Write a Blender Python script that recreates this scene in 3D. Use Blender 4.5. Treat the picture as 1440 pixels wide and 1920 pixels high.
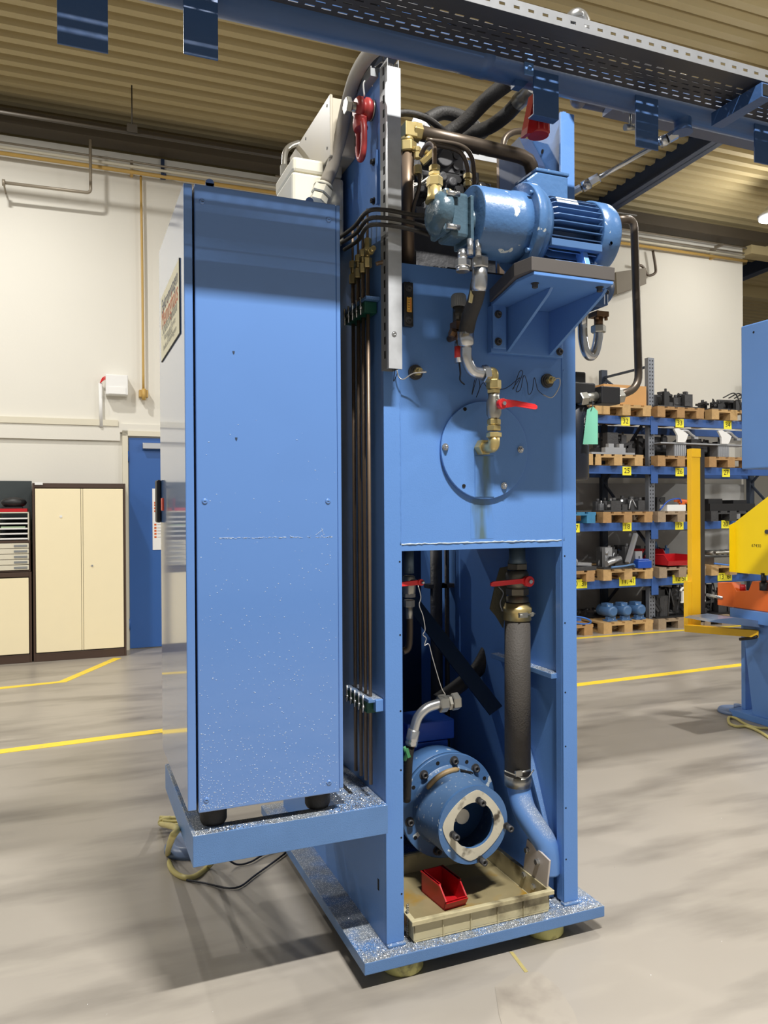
import bpy, bmesh, math, random
import numpy as np
from mathutils import Vector, Matrix
random.seed(7)
for o in list(bpy.data.objects): bpy.data.objects.remove(o)
SC = bpy.context.scene; COL = SC.collection

# ------------------------------------------------------------------ camera
F, YAW, PIT, ROL, WROT = 1457.2, .386297, -.0048928, .0059408, .012854
_fw = np.array([math.sin(YAW)*math.cos(PIT), math.cos(YAW)*math.cos(PIT), math.sin(PIT)])
_rt = np.array([math.cos(YAW), -math.sin(YAW), 0]); _dn = np.cross(_fw, _rt)
_c, _s = math.cos(ROL), math.sin(ROL)
_A = _c*_rt+_s*_dn; _B = -_s*_rt+_c*_dn
EYE = np.array([0, 0, 1.65])
cam = bpy.data.cameras.new('camera'); co = bpy.data.objects.new('camera', cam); COL.objects.link(co)
cam.sensor_fit = 'VERTICAL'; cam.sensor_height = 36; cam.lens = F/1920*36; cam.clip_end = 200; cam.clip_start = .05
co.matrix_world = Matrix(((_A[0], -_B[0], -_fw[0], 0), (_A[1], -_B[1], -_fw[1], 0), (_A[2], -_B[2], -_fw[2], 1.65), (0, 0, 0, 1)))
SC.camera = co
# ------------------------------------------------------------------ world, lamps, exposure
SC.view_settings.view_transform = 'Standard'; SC.view_settings.look = 'None'
SC.view_settings.gamma = 1; SC.view_settings.use_curve_mapping = False
SC.view_settings.exposure = 0.0
w = bpy.data.worlds.new('hall_air'); SC.world = w; w.use_nodes = True
w.node_tree.nodes['Background'].inputs[0].default_value = (1.0, .985, .95, 1)
w.node_tree.nodes['Background'].inputs[1].default_value = .30
def hall_lamp(x, y, z, power, size=.42, col=(1, .975, .93), long=0):
    L = bpy.data.lights.new('hall_and_fill_light', 'AREA'); L.shape = 'RECTANGLE'; L.size = long or size; L.size_y = size; L.energy = power; L.color = col
    o = bpy.data.objects.new('hall_and_fill_light', L); COL.objects.link(o); o.location = (x, y, z); return o
hall_lamp(1.1, -.02, 6.0, 590, .11, long=.9)
hall_lamp(-.9, 7.4, 5.9, 125, .2)
hall_lamp(-3.4, 3.9, 5.9, 110, .25)  # added fill lamp that brightens the floor at left
hall_lamp(-5.5, 6.0, 5.9, 150, .2)
hall_lamp(13.5, 2.0, 5.9, 450, .3)  # added fill lamp, its floor bounce brightens the roof at right
hall_lamp(5.1, 4.4, 5.95, 160, .2)
hall_lamp(5.4, .0, 5.9, 50, .2)
for xyz, pw in (((9.0, 8.0, 5.45), 50), ((6.4, 3.4, 5.0), 70)):   # light of the visible lamp, then an added fill for the roof sheets
    L_ = bpy.data.lights.new('hall_and_fill_light', 'POINT'); L_.energy = pw; L_.shadow_soft_size = .12; L_.color = (1, .975, .93)
    o_ = bpy.data.objects.new('hall_and_fill_light', L_); COL.objects.link(o_); o_.location = xyz
hall_lamp(9.0, 4.0, 5.95, 160, .2)

# A pixel of the photograph -> the real point where its ray meets a plane of known depth (used to survey the hall)
def at(px, py, **k):
    d = _fw+_A*(px-720)/F+_B*(py-960)/F; (ax, v), = k.items(); i = 'xyz'.index(ax)
    return Vector((EYE+d*(v-EYE[i])/d[i]).tolist())
_W = np.array([[math.cos(WROT), math.sin(WROT), 0], [-math.sin(WROT), math.cos(WROT), 0], [0, 0, 1]])
def wat(px, py, **k):   # the same in the frame of the hall wall, which is turned 0.7 degrees from the machine
    d = _W.T@(_fw+_A*(px-720)/F+_B*(py-960)/F); (ax, v), = k.items(); i = 'xyz'.index(ax)
    return Vector((EYE+d*(v-EYE[i])/d[i]).tolist())
WM = Matrix.Rotation(-WROT, 4, 'Z')

# ------------------------------------------------------------------ materials
MATS = {}
def srgb(r, g, b):
    f = lambda c: (c/255/12.92) if c/255 <= .04045 else ((c/255+.055)/1.055)**2.4
    return (f(r), f(g), f(b), 1)
def mat(name, rgb, rough=.5, metal=0, var=.08, vscale=6, bump=0, bscale=60, spec=None, alpha=None, coat=0):
    if name in MATS: return MATS[name]
    m = bpy.data.materials.new(name); m.use_nodes = True; nt = m.node_tree; N = nt.nodes; L = nt.links
    p = N['Principled BSDF']; c = srgb(*rgb)
    p.inputs['Roughness'].default_value = rough; p.inputs['Metallic'].default_value = metal
    if spec is not None: p.inputs['Specular IOR Level'].default_value = spec
    if coat: p.inputs['Coat Weight'].default_value = coat; p.inputs['Coat Roughness'].default_value = .06; p.inputs['Coat IOR'].default_value = 1.6
    tc = N.new('ShaderNodeTexCoord')
    if var > 0:
        nz = N.new('ShaderNodeTexNoise'); nz.inputs['Scale'].default_value = vscale; nz.inputs['Detail'].default_value = 5
        L.new(tc.outputs['Object'], nz.inputs['Vector'])
        mx = N.new('ShaderNodeMix'); mx.data_type = 'RGBA'
        mx.inputs['A'].default_value = [max(0, v*(1-var*1.6)) for v in c[:3]]+[1]
        mx.inputs['B'].default_value = [min(1, v*(1+var)) for v in c[:3]]+[1]
        L.new(nz.outputs['Fac'], mx.inputs['Factor']); L.new(mx.outputs['Result'], p.inputs['Base Color'])
        m['mix'] = mx.name
    else: p.inputs['Base Color'].default_value = c
    if bump:
        nb = N.new('ShaderNodeTexNoise'); nb.inputs['Scale'].default_value = bscale; L.new(tc.outputs['Object'], nb.inputs['Vector'])
        b = N.new('ShaderNodeBump'); b.inputs['Strength'].default_value = bump; b.inputs['Distance'].default_value = .01
        L.new(nb.outputs['Fac'], b.inputs['Height']); L.new(b.outputs['Normal'], p.inputs['Normal'])
    MATS[name] = m; return m
def overlay(m, rgb, scale, lo, hi, kind='noise', metal=None, zonly=False, stretch=None):
    """spots of a second colour over material m: noise or voronoi thresholded between lo and hi"""
    nt = m.node_tree; N = nt.nodes; L = nt.links; p = N['Principled BSDF']; bc = p.inputs['Base Color']
    src = bc.links[0].from_socket if bc.links else None
    tc = N.new('ShaderNodeTexCoord'); vec = tc.outputs['Object']
    if stretch:
        mp = N.new('ShaderNodeMapping'); mp.inputs['Scale'].default_value = stretch; L.new(vec, mp.inputs['Vector']); vec = mp.outputs['Vector']
    t = N.new('ShaderNodeTexVoronoi' if kind == 'voronoi' else 'ShaderNodeTexNoise'); t.inputs['Scale'].default_value = scale
    if kind == 'noise': t.inputs['Detail'].default_value = 6
    L.new(vec, t.inputs['Vector'])
    r = N.new('ShaderNodeMapRange'); r.inputs['From Min'].default_value = lo; r.inputs['From Max'].default_value = hi
    L.new(t.outputs['Distance' if kind == 'voronoi' else 'Fac'], r.inputs['Value']); f = r.outputs['Result']
    if zonly:
        g = N.new('ShaderNodeNewGeometry'); s = N.new('ShaderNodeSeparateXYZ'); L.new(g.outputs['Normal'], s.inputs[0])
        r2 = N.new('ShaderNodeMapRange'); r2.inputs['From Min'].default_value = .35; r2.inputs['From Max'].default_value = .8; L.new(s.outputs['Z'], r2.inputs['Value'])
        q = N.new('ShaderNodeMath'); q.operation = 'MULTIPLY'; L.new(f, q.inputs[0]); L.new(r2.outputs['Result'], q.inputs[1]); f = q.outputs[0]
    mx = N.new('ShaderNodeMix'); mx.data_type = 'RGBA'
    if src: L.new(src, mx.inputs['A'])
    else: mx.inputs['A'].default_value = bc.default_value
    mx.inputs['B'].default_value = srgb(*rgb); L.new(f, mx.inputs['Factor']); L.new(mx.outputs['Result'], bc)
    if metal is not None:
        q = N.new('ShaderNodeMath'); q.operation = 'MULTIPLY'; q.inputs[1].default_value = metal; L.new(f, q.inputs[0]); L.new(q.outputs[0], p.inputs['Metallic'])
    return m
BLUE = mat('blue_machine_paint', (92, 136, 200), .42, var=.05, vscale=3, bump=.05, bscale=180)
BLUE2 = mat('blue_cabinet_paint', (92, 134, 198), .3, var=.03, vscale=2, bump=.0, coat=1)
BLUED = overlay(mat('blue_paint_under_swarf', (92, 130, 182), .4, var=.12, vscale=8, bump=.2, bscale=300), (126, 134, 144), 9, .36, .55, zonly=True)
overlay(BLUED, (236, 238, 240), 170, .34, .2, 'voronoi', zonly=True)
PUMPB = overlay(mat('worn_blue_pump_paint', (74, 111, 158), .33, var=.1, vscale=9, bump=.12, bscale=60), (196, 205, 208), 17, .655, .67)
GREENB = overlay(mat('oily_teal_pump_paint', (70, 92, 106), .25, var=.15, vscale=14, bump=.3, bscale=40), (170, 185, 180), 30, .68, .72)
ROYAL = mat('royal_blue_paint', (30, 78, 175), .35, var=.06)
NAVY = mat('navy_girder_paint', (34, 52, 84), .5, var=.08)
GANT = mat('dark_blue_gantry_paint', (58, 88, 134), .38, var=.08, bump=.06)
GALV = mat('galvanized_steel', (205, 208, 212), .42, .55, var=.14, vscale=22)
STEEL = mat('brushed_steel', (170, 168, 160), .36, .85, var=.12, vscale=20)
CHROME = mat('zinc_plated_steel', (200, 202, 204), .25, .9, var=.08, vscale=12)
BROWNP = mat('brown_phosphated_tube', (92, 82, 72), .38, .6, var=.15, vscale=10)
TUBE = mat('tan_steel_tube', (128, 110, 92), .4, .5, var=.12, vscale=12)
BRASS = mat('yellow_zinc_fitting', (206, 186, 128), .34, .7, var=.15, vscale=25)
IRON = mat('dark_iron', (72, 72, 74), .55, .3, var=.22, vscale=16, bump=.3, bscale=50)
BLACK = mat('black_plastic', (30, 30, 32), .45, var=.1)
DARK = mat('black_rubber', (46, 44, 42), .62, var=.18, vscale=12, bump=.2, bscale=120)
HOSE = mat('charcoal_suction_hose', (70, 66, 62), .7, var=.15, vscale=10, bump=.3, bscale=160)
HOLE = mat('dark_hole', (8, 8, 9), .9, var=0)
CREAM = mat('cream_plastic', (206, 201, 182), .45, var=.03, vscale=10)
BOXG = mat('beige_enamel_box', (178, 170, 152), .4, var=.03)
RED = mat('red_lever_plastic', (224, 48, 52), .35, var=.05)
REDB = mat('red_bin_plastic', (190, 28, 36), .35, var=.08, vscale=8)
REDS = mat('red_shackle_paint', (165, 58, 56), .4, var=.15, vscale=20)
REDG = mat('dark_red_enamel', (168, 34, 32), .22, var=.06)
GREYH = mat('grey_conduit', (150, 143, 130), .6, var=.06, bump=.1, bscale=200)
GREYP = mat('grey_plastic', (135, 138, 140), .5, var=.05)
GREENC = mat('green_clamp_plastic', (22, 82, 66), .45, var=.1)
AMBER = mat('amber_gauge', (235, 175, 70), .3, var=.25, vscale=60)
WIRE = mat('grey_wire', (190, 188, 184), .4, .6, var=0)
WIREB = mat('black_wire', (28, 32, 44), .5, var=0)
WHITE = mat('white_plastic', (238, 238, 236), .4, var=.02)
PAPER = mat('white_paper', (244, 244, 242), .7, var=0)
ORANGE = mat('orange_enamel', (224, 106, 42), .38, var=.05)
YEL = mat('yellow_enamel', (248, 214, 18), .38, var=.03)
YEL2 = mat('amber_yellow_paint', (244, 190, 30), .4, var=.05)
YLAB = mat('yellow_label', (250, 240, 60), .5, var=0)
INK = mat('black_ink', (24, 24, 24), .6, var=0)
REDINK = mat('red_ink', (205, 70, 40), .6, var=0)
YFOOT = overlay(mat('pale_yellow_foot', (208, 204, 132), .45, var=.15, vscale=10), (70, 62, 44), 14, .55, .7)
TRAY = overlay(mat('grimy_cream_tray', (194, 184, 148), .4, var=.12, vscale=8), (92, 82, 58), 7, .52, .68)
OIL = overlay(mat('oil_film', (150, 138, 104), .12, var=.2, vscale=9), (158, 122, 36), 5, .56, .7)
GASK = overlay(mat('grimy_gasket', (196, 190, 172), .5, var=.12, vscale=14), (70, 62, 52), 16, .56, .68)
RACKB = mat('rack_blue', (54, 92, 158), .4, var=.08)
RACKG = mat('rack_post_grey', (128, 132, 140), .45, .4, var=.08)
RACKD = mat('rack_dark_post', (52, 62, 78), .5, .2, var=.1)
WOODS = [mat('pallet_wood_%s' % n, c, .75, var=.22, vscale=12, bump=.3, bscale=60) for n, c in (('light', (200, 164, 112)), ('grey', (162, 142, 118)), ('brown', (176, 138, 92)))]
WOODBL = mat('blue_pallet_paint', (60, 130, 175), .6, var=.2, vscale=12)
CARD = mat('cardboard', (206, 156, 98), .75, var=.06)
BROWNF = mat('brown_cabinet_frame', (74, 56, 46), .45, var=.05)
CREAMD = mat('cream_cabinet_door', (250, 237, 200), .4, var=.015)
DOORB = mat('blue_door_paint', (52, 98, 168), .38, var=.05, vscale=3)
ALU = mat('aluminium', (190, 192, 196), .35, .7, var=.08)
GREENT = mat('green_tag_card', (120, 192, 166), .6, var=.05)
CLOTH = mat('grimy_cloth', (104, 98, 76), .85, var=.2, vscale=14, bump=.4)
CABY = mat('yellow_green_cable', (196, 184, 118), .5, var=.08)
BAGS = mat('grey_film', (180, 180, 178), .3, var=.1)
INNER = mat('inner_shade_blue', (26, 50, 78), .5, var=.12, vscale=5)  # machine blue darkened to stand in for the shade inside the press
FINB = mat('motor_fin_paint', (74, 108, 154), .4, var=.08)
PADG = mat('grey_rubber_pad', (82, 78, 76), .6, var=.08)
PIPEY = mat('ochre_wall_pipe', (196, 160, 88), .5, var=.06)
PIPEG = mat('grey_wall_pipe', (150, 140, 124), .45, .3, var=.06)
BEIGEB = mat('beige_trim_paint', (222, 216, 196), .5, var=.03)
WALLM = mat('white_wall_plaster', (228, 225, 215), .8, var=.022, vscale=1.2, bump=.06, bscale=40)
CEILM = mat('beige_sheet_ceiling', (186, 170, 128), .6, var=.05, vscale=2)
YLINE = overlay(mat('yellow_floor_paint', (244, 212, 60), .5, var=.05, vscale=6), (200, 180, 110), 14, .6, .72)
FLOORM = mat('grey_concrete_floor', (163, 156, 146), .36, var=.10, vscale=.9, bump=.04, bscale=12)
overlay(FLOORM, (124, 118, 110), 1.3, .48, .7, stretch=(.7, 2.6, 1))
overlay(FLOORM, (170, 163, 152), 2.3, .56, .8, stretch=(.6, 2.2, 1))
GLOW = bpy.data.materials.new('lamp_glow'); GLOW.use_nodes = True
_p = GLOW.node_tree.nodes['Principled BSDF']; _p.inputs['Emission Color'].default_value = (1, .97, .9, 1); _p.inputs['Emission Strength'].default_value = 25

# ------------------------------------------------------------------ mesh builder
def V(*a): return Vector(a[0]) if len(a) == 1 else Vector(a)
def basis(d):
    d = d.normalized(); a = Vector((0, 0, 1)) if abs(d.z) < .9 else Vector((1, 0, 0))
    u = d.cross(a).normalized(); return u, d.cross(u).normalized()
class MB:
    def __init__(s): s.v = []; s.f = []; s.sm = []; s.mi = []; s.cm = 0
    def add(s, vs, fs, smooth=False):
        n = len(s.v); s.v += [Vector(p) for p in vs]
        for f in fs: s.f.append([n+i for i in f]); s.sm.append(smooth); s.mi.append(s.cm)
        return s
    def box(s, x0, x1, y0, y1, z0, z1):
        return s.add([(x, y, z) for x in (x0, x1) for y in (y0, y1) for z in (z0, z1)],
                     [(0, 1, 3, 2), (4, 6, 7, 5), (0, 4, 5, 1), (2, 3, 7, 6), (0, 2, 6, 4), (1, 5, 7, 3)])
    def obox(s, c, ux, uy, uz, hx, hy, hz):   # oriented box, half sizes
        c = V(c); ux, uy, uz = V(ux).normalized(), V(uy).normalized(), V(uz).normalized()
        return s.add([c+ux*i*hx+uy*j*hy+uz*k*hz for i in (-1, 1) for j in (-1, 1) for k in (-1, 1)],
                     [(0, 1, 3, 2), (4, 6, 7, 5), (0, 4, 5, 1), (2, 3, 7, 6), (0, 2, 6, 4), (1, 5, 7, 3)])
    def bar(s, p0, p1, wid, thk, up=(0, 0, 1)):   # flat bar from p0 to p1
        p0, p1 = V(p0), V(p1); d = (p1-p0); l = d.length; d.normalize(); u = d.cross(V(up))
        if u.length < .01: u = d.cross(Vector((1, 0, 0)))
        u.normalize(); n = u.cross(d)
        return s.obox((p0+p1)/2, d, u, n, l/2, wid/2, thk/2)
    def lathe(s, p0, p1, prof, n=24, caps=True, smooth=True, rot=0):   # prof: (t along in metres, radius)
        p0, p1 = V(p0), V(p1); d = (p1-p0).normalized(); u, v = basis(d); vs = []
        for t, r in prof:
            for i in range(n):
                a = 2*math.pi*i/n+rot; vs.append(p0+d*t+(u*math.cos(a)+v*math.sin(a))*r)
        fs = [(j*n+i, j*n+(i+1) % n, (j+1)*n+(i+1) % n, (j+1)*n+i) for j in range(len(prof)-1) for i in range(n)]
        s.add(vs, fs, smooth)
        if caps:
            k = len(s.v)-len(vs)
            for q in (0, (len(prof)-1)*n): s.f.append([k+q+i for i in range(n)]); s.sm.append(False); s.mi.append(s.cm)
        return s
    def cyl(s, p0, p1, r, r1=None, n=24):
        return s.lathe(p0, p1, [(0, r), ((V(p1)-V(p0)).length, r if r1 is None else r1)], n)
    def hexn(s, p0, p1, r, rot=0):
        l = (V(p1)-V(p0)).length; b = min(l*.12, r*.15)
        return s.lathe(p0, p1, [(0, r*.9), (b, r), (l-b, r), (l, r*.9)], 6, smooth=False, rot=rot)
    def tube(s, pts, r, n=12, res=6, caps=True):
        P = [V(p) for p in pts]
        if res > 1 and len(P) > 2:
            Q = [P[0]*2-P[1]]+P+[P[-1]*2-P[-2]]; o = []
            for i in range(1, len(Q)-2):
                a, b, c, d = Q[i-1:i+3]
                for k in range(res):
                    t = k/res; o.append(.5*((2*b)+(c-a)*t+(2*a-5*b+4*c-d)*t*t+(3*b-a-3*c+d)*t**3))
            P = o+[Q[-2]]
        return s.sweep(P, [r]*len(P) if not callable(r) else [r(i/(len(P)-1)) for i in range(len(P))], n, caps)
    def bent(s, pts, r, rad, n=12, caps=True):   # straight runs with round bends of radius rad
        P = [V(p) for p in pts]; o = [P[0]]
        for i in range(1, len(P)-1):
            a, b, c = P[i-1:i+2]; d0 = (a-b); d1 = (c-b); k = min(rad, d0.length*.48, d1.length*.48)
            q0 = b+d0.normalized()*k; q1 = b+d1.normalized()*k
            for j in range(7): t = j/6; o.append(q0*(1-t)**2+b*2*t*(1-t)+q1*t*t)
        o.append(P[-1]); return s.sweep(o, [r]*len(o), n, caps)
    def sweep(s, P, R, n, caps=True):
        u = None; vs = []
        for i, p in enumerate(P):
            d = (P[min(i+1, len(P)-1)]-P[max(i-1, 0)]); d = d.normalized() if d.length > 1e-9 else Vector((0, 0, 1))
            if u is None: u, _ = basis(d)
            u = (u-d*u.dot(d)); u = u.normalized() if u.length > 1e-6 else basis(d)[0]
            w_ = d.cross(u)
            for k in range(n): a = 2*math.pi*k/n; vs.append(p+(u*math.cos(a)+w_*math.sin(a))*R[i])
        fs = [(j*n+i, j*n+(i+1) % n, (j+1)*n+(i+1) % n, (j+1)*n+i) for j in range(len(P)-1) for i in range(n)]
        s.add(vs, fs, True)
        if caps:
            k = len(s.v)-len(vs)
            for q in (0, (len(P)-1)*n): s.f.append([k+q+i for i in range(n)]); s.sm.append(False); s.mi.append(s.cm)
        return s
    def prism(s, pts, d):   # polygon pts (3d), extruded by vector d
        n = len(pts); d = V(d); a = [V(p) for p in pts]
        return s.add(a+[p+d for p in a], [list(range(n))[::-1], list(range(n, 2*n))]+[(i, (i+1) % n, n+(i+1) % n, n+i) for i in range(n)])
    def ball(s, c, r, n=16, m=10, sc=(1, 1, 1)):
        c = V(c); vs = []; fs = []
        for j in range(m+1):
            t = math.pi*j/m
            for i in range(n):
                a = 2*math.pi*i/n; vs.append(c+Vector((r*sc[0]*math.sin(t)*math.cos(a), r*sc[1]*math.sin(t)*math.sin(a), r*sc[2]*math.cos(t))))
        for j in range(m):
            for i in range(n): fs.append((j*n+i, j*n+(i+1) % n, (j+1)*n+(i+1) % n, (j+1)*n+i))
        return s.add(vs, fs, True)
    def ringplate(s, c, d, r0, r1, t, n=40, holes=None, inner=None, outer=None):   # annulus with thickness t along d
        c = V(c); d = V(d).normalized(); u, v = basis(d); vs = []
        for q in (0, t):
            for k, rr in ((0, r0), (1, r1)):
                for i in range(n):
                    a = 2*math.pi*i/n; R = rr
                    if k == 1 and outer: R = outer(a)
                    vs.append(c+d*q+(u*math.cos(a)+v*math.sin(a))*R)
        fs = []
        for i in range(n):
            j = (i+1) % n
            fs += [(i, j, n+j, n+i), (2*n+i, 3*n+i, 3*n+j, 2*n+j), (n+i, n+j, 3*n+j, 3*n+i), (i, 2*n+i, 2*n+j, j)]
        return s.add(vs, fs)
    def text(s, body, org, ux, uz, h, align='LEFT', off=0):   # flat lettering lying in the plane ux, uz
        cu = bpy.data.curves.new('t', 'FONT'); cu.body = body; cu.size = h; cu.align_x = align; cu.align_y = 'CENTER'; cu.extrude = 0; cu.resolution_u = 3
        o = bpy.data.objects.new('t', cu); COL.objects.link(o); dg = bpy.context.evaluated_depsgraph_get()
        me = bpy.data.meshes.new_from_object(o.evaluated_get(dg)); ux = V(ux).normalized(); uz = V(uz).normalized(); org = V(org)
        s.add([org+ux*p.co.x+uz*p.co.y for p in me.vertices], [list(q.vertices) for q in me.polygons])
        bpy.data.objects.remove(o); bpy.data.meshes.remove(me); bpy.data.curves.remove(cu); return s
    def mesh(s, name, mats, off=None, bev=0):
        me = bpy.data.meshes.new(name); off = off or Vector((0, 0, 0))
        me.from_pydata([p-off for p in s.v], [], s.f); me.polygons.foreach_set('use_smooth', s.sm); me.polygons.foreach_set('material_index', s.mi)
        for m in (mats if isinstance(mats, (list, tuple)) else [mats]): me.materials.append(m)
        bm = bmesh.new(); bm.from_mesh(me); bmesh.ops.recalc_face_normals(bm, faces=bm.faces)
        if bev:
            E_ = [e for e in bm.edges if len(e.link_faces) == 2 and e.calc_face_angle(0) > .6 and e.calc_length() > bev*2.5]
            bmesh.ops.bevel(bm, geom=E_, offset=bev, segments=2, profile=.5, affect='EDGES', clamp_overlap=True)
        bm.to_mesh(me); bm.free(); return me
def thing(name, label, cat, loc, group=None, wf=False, kind=None):
    o = bpy.data.objects.new(name, None); COL.objects.link(o); o.empty_display_size = .05
    o.location = (WM@V(loc)) if wf else V(loc)
    if wf: o.rotation_euler.z = -WROT
    o['org'] = list(loc)
    if label: o['label'] = label; o['category'] = cat
    if group: o['group'] = group
    if kind: o['kind'] = kind
    return o
def part(name, mb, mats, parent, bev=0, label=None, kind=None):
    off = V(parent['org']); o = bpy.data.objects.new(name, mb.mesh(name, mats, off, bev)); COL.objects.link(o); o.parent = parent; o['org'] = list(off)
    if label: o['label'] = label
    if kind: o['kind'] = kind
    return o
def solo(name, mb, mats, label, cat, loc, group=None, wf=False, bev=0, kind=None):   # a thing that is one mesh
    off = V(loc); o = bpy.data.objects.new(name, mb.mesh(name, mats, off, bev)); COL.objects.link(o)
    o.location = (WM@off) if wf else off
    if wf: o.rotation_euler.z = -WROT
    o['org'] = list(loc)
    if label: o['label'] = label; o['category'] = cat
    if group: o['group'] = group
    if kind: o['kind'] = kind
    return o
def struct(name, mb, mats, wf=True, bev=0): return solo(name, mb, mats, None, None, (0, 0, 0), wf=wf, kind='structure', bev=bev)
def copy_tree(o, parent=None):
    c = o.copy(); COL.objects.link(c); c.parent = parent
    for ch in o.children: copy_tree(ch, c)
    return c
def stainmat(name, xc, w_, z0, z1, rgb):   # oil run: fades out sideways, broken up by noise; object space
    m = mat(name, (92, 136, 200), .3, var=.05, vscale=3); nt = m.node_tree; N = nt.nodes; L = nt.links; p = N['Principled BSDF']
    tc = N.new('ShaderNodeTexCoord'); s = N.new('ShaderNodeSeparateXYZ'); L.new(tc.outputs['Object'], s.inputs[0])
    def M(op, a, b):
        q = N.new('ShaderNodeMath'); q.operation = op
        for i, v in enumerate((a, b)):
            if v is None: continue
            if isinstance(v, (int, float)): q.inputs[i].default_value = v
            else: L.new(v, q.inputs[i])
        return q.outputs[0]
    d = M('DIVIDE', M('ABSOLUTE', M('SUBTRACT', s.outputs[0], xc), None), w_)
    nz = N.new('ShaderNodeTexNoise'); nz.inputs['Scale'].default_value = 14
    mp = N.new('ShaderNodeMapping'); mp.inputs['Scale'].default_value = (2.5, 1, .5); L.new(tc.outputs['Object'], mp.inputs[0]); L.new(mp.outputs[0], nz.inputs['Vector'])
    f = M('SUBTRACT', M('MULTIPLY', nz.outputs['Fac'], 1.5), d)
    r = N.new('ShaderNodeMapRange'); r.inputs['From Min'].default_value = 0; r.inputs['From Max'].default_value = .8; r.inputs['To Max'].default_value = .75; L.new(f, r.inputs['Value'])
    mx = N.new('ShaderNodeMix'); mx.data_type = 'RGBA'; L.new(p.inputs['Base Color'].links[0].from_socket, mx.inputs['A']); mx.inputs['B'].default_value = srgb(*rgb)
    L.new(r.outputs[0], mx.inputs['Factor']); L.new(mx.outputs['Result'], p.inputs['Base Color']); return m
def bolt(mb, p, d, r=.008, h=.008, sock=True):
    p = V(p); d = V(d).normalized(); mb.cyl(p, p+d*.002, r*1.5, n=14)
    if sock: mb.lathe(p, p+d, [(0, r), (h, r), (h, r*.55), (h*.4, r*.5)], 14)
    else: mb.hexn(p, p+d*h, r*1.1)
    return mb
X, Y, Z = V(1, 0, 0), V(0, 1, 0), V(0, 0, 1)
# ================================================================== THE HALL
WY = 9.66
m = MB(); m.add([(-14, -10, 0), (26, -10, 0), (26, 24, 0), (-14, 24, 0)], [(0, 1, 2, 3)]); struct('floor', m, FLOORM)
m = MB(); m.box(-9, 10.08, WY, WY+.24, 0, 5.85); m.box(-9, .45, WY-.035, WY, 2.46, 2.66); m.box(.45, 3.2, WY-.035, WY, 2.56, 2.66)
struct('wall_back', m, WALLM)
m = MB(); m.box(6, 24, 19, 19.2, 0, 7); struct('wall_far', m, WALLM)
m = MB(); m.box(-9, .43, WY-.05, WY-.004, 2.63, 2.70); struct('trim_1', m, BEIGEB)
# corrugated sheet ceiling rising towards the camera
m = MB(); pts = []; y = 22.0; pit = .202
zc = lambda yy: 6.2+.04*(WY-yy)
while y > -8:
    for dy, dz in ((0, 0), (.085, 0), (.115, .08), (.175, .08)): pts.append((y-dy, zc(y-dy)+dz))
    y -= pit
vs = []; fs = []
for (yy, zz) in pts: vs += [(-14, yy, zz), (26, yy, zz)]
for i in range(len(pts)-1): fs.append((2*i, 2*i+1, 2*i+3, 2*i+2))
m.add(vs, fs); struct('ceiling', m, CEILM)
# roof girders
def girder(x, y0, y1):
    m = MB(); k = lambda yy, h: 5.98+.04*(9-yy)+h
    for xa, xb, h0, h1 in ((x-.01, x+.01, 0, .36), (x-.09, x+.09, 0, .02)):
        m.add([(xx, yy, k(yy, h)) for xx in (xa, xb) for yy in (y0, y1) for h in (h0, h1)],
              [(0, 1, 3, 2), (4, 6, 7, 5), (0, 4, 5, 1), (2, 3, 7, 6), (0, 2, 6, 4), (1, 5, 7, 3)])
    g = solo('roof_girder', m, NAVY, None, None, (x, 9, 0), wf=True, kind='structure'); return g
GN = 0
for i, gx in enumerate((-5.9, -1.52, 2.85, 7.22, 11.6)):
    g = girder(gx, -4, WY+3.5); g.name = 'trim_%d' % (i+2)
# purlins and service runs along the wall top
m = MB(); m.box(-9, 10.4, 9.36, 9.62, 5.86, 6.02); struct('trim_9', m, mat('dark_edge_beam', (70, 62, 50), .6))
m = MB(); m.box(10.1, 24, 9.5, 9.75, 5.72, 6.0); m.box(10.1, 24, 12, 12.2, 5.9, 6.2); struct('trim_10', m, CEILM)
def wallrun(y, z, x0, x1, r, mt, lab, grp='service pipes along the top of the back wall'):
    m = MB(); m.cyl((x0, y, z), (x1, y, z), r, n=10)
    for xx in np.arange(x0+.6, x1, 2.2): m.box(xx-.015, xx+.015, y, WY-.001, z-.02, z+.02)
    solo('wall_pipe', m, mt, lab, 'pipe', ((x0+x1)/2, y, z), grp, wf=True)
wallrun(9.55, 5.72, -2.2, 10.0, .012, PIPEG, 'thin grey pipe, highest of the runs along the back wall')
wallrun(9.55, 5.665, -2.2, 10.0, .018, BEIGEB, 'cream conduit just above the ochre pipe on the back wall')
wallrun(9.55, 5.60, -2.2, 10.05, .022, PIPEY, 'ochre gas pipe, lowest of the runs along the back wall')
wallrun(9.5, 5.79, 2.3, 10.0, .013, PIPEG, 'thin grey pipe starting above the blue cabinet, over the other runs')
m = MB(); a = wat(4, 342, y=9.35); b = wat(170, 362, y=9.35); c = wat(168, 262, y=9.35)
m.bent([a, V(b.x, 9.35, b.z), V(b.x, 9.35, c.z)], .017, .05, 10); m.cyl(a, a+V(.03, 0, 0), .035, n=10); m.cyl(a+V(.012, 0, 0), V(a.x+.012, WY-.001, a.z), .01, n=8)
solo('wall_pipe', m, PIPEG, 'grey L shaped pipe hanging from the roof at the far left', 'pipe', b, wf=True)
m = MB(); a = wat(264, 330, y=9.6); b = wat(269, 735, y=9.6)
m.tube([a, (a+b)/2+V(.004, 0, 0), b], .014, 8); m.box(b.x-.05, b.x+.05, 9.56, WY-.001, b.z-.06, b.z+.02); m.cyl((b.x, 9.55, b.z-.1), (b.x, 9.55, b.z+.03), .025, n=8)
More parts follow.
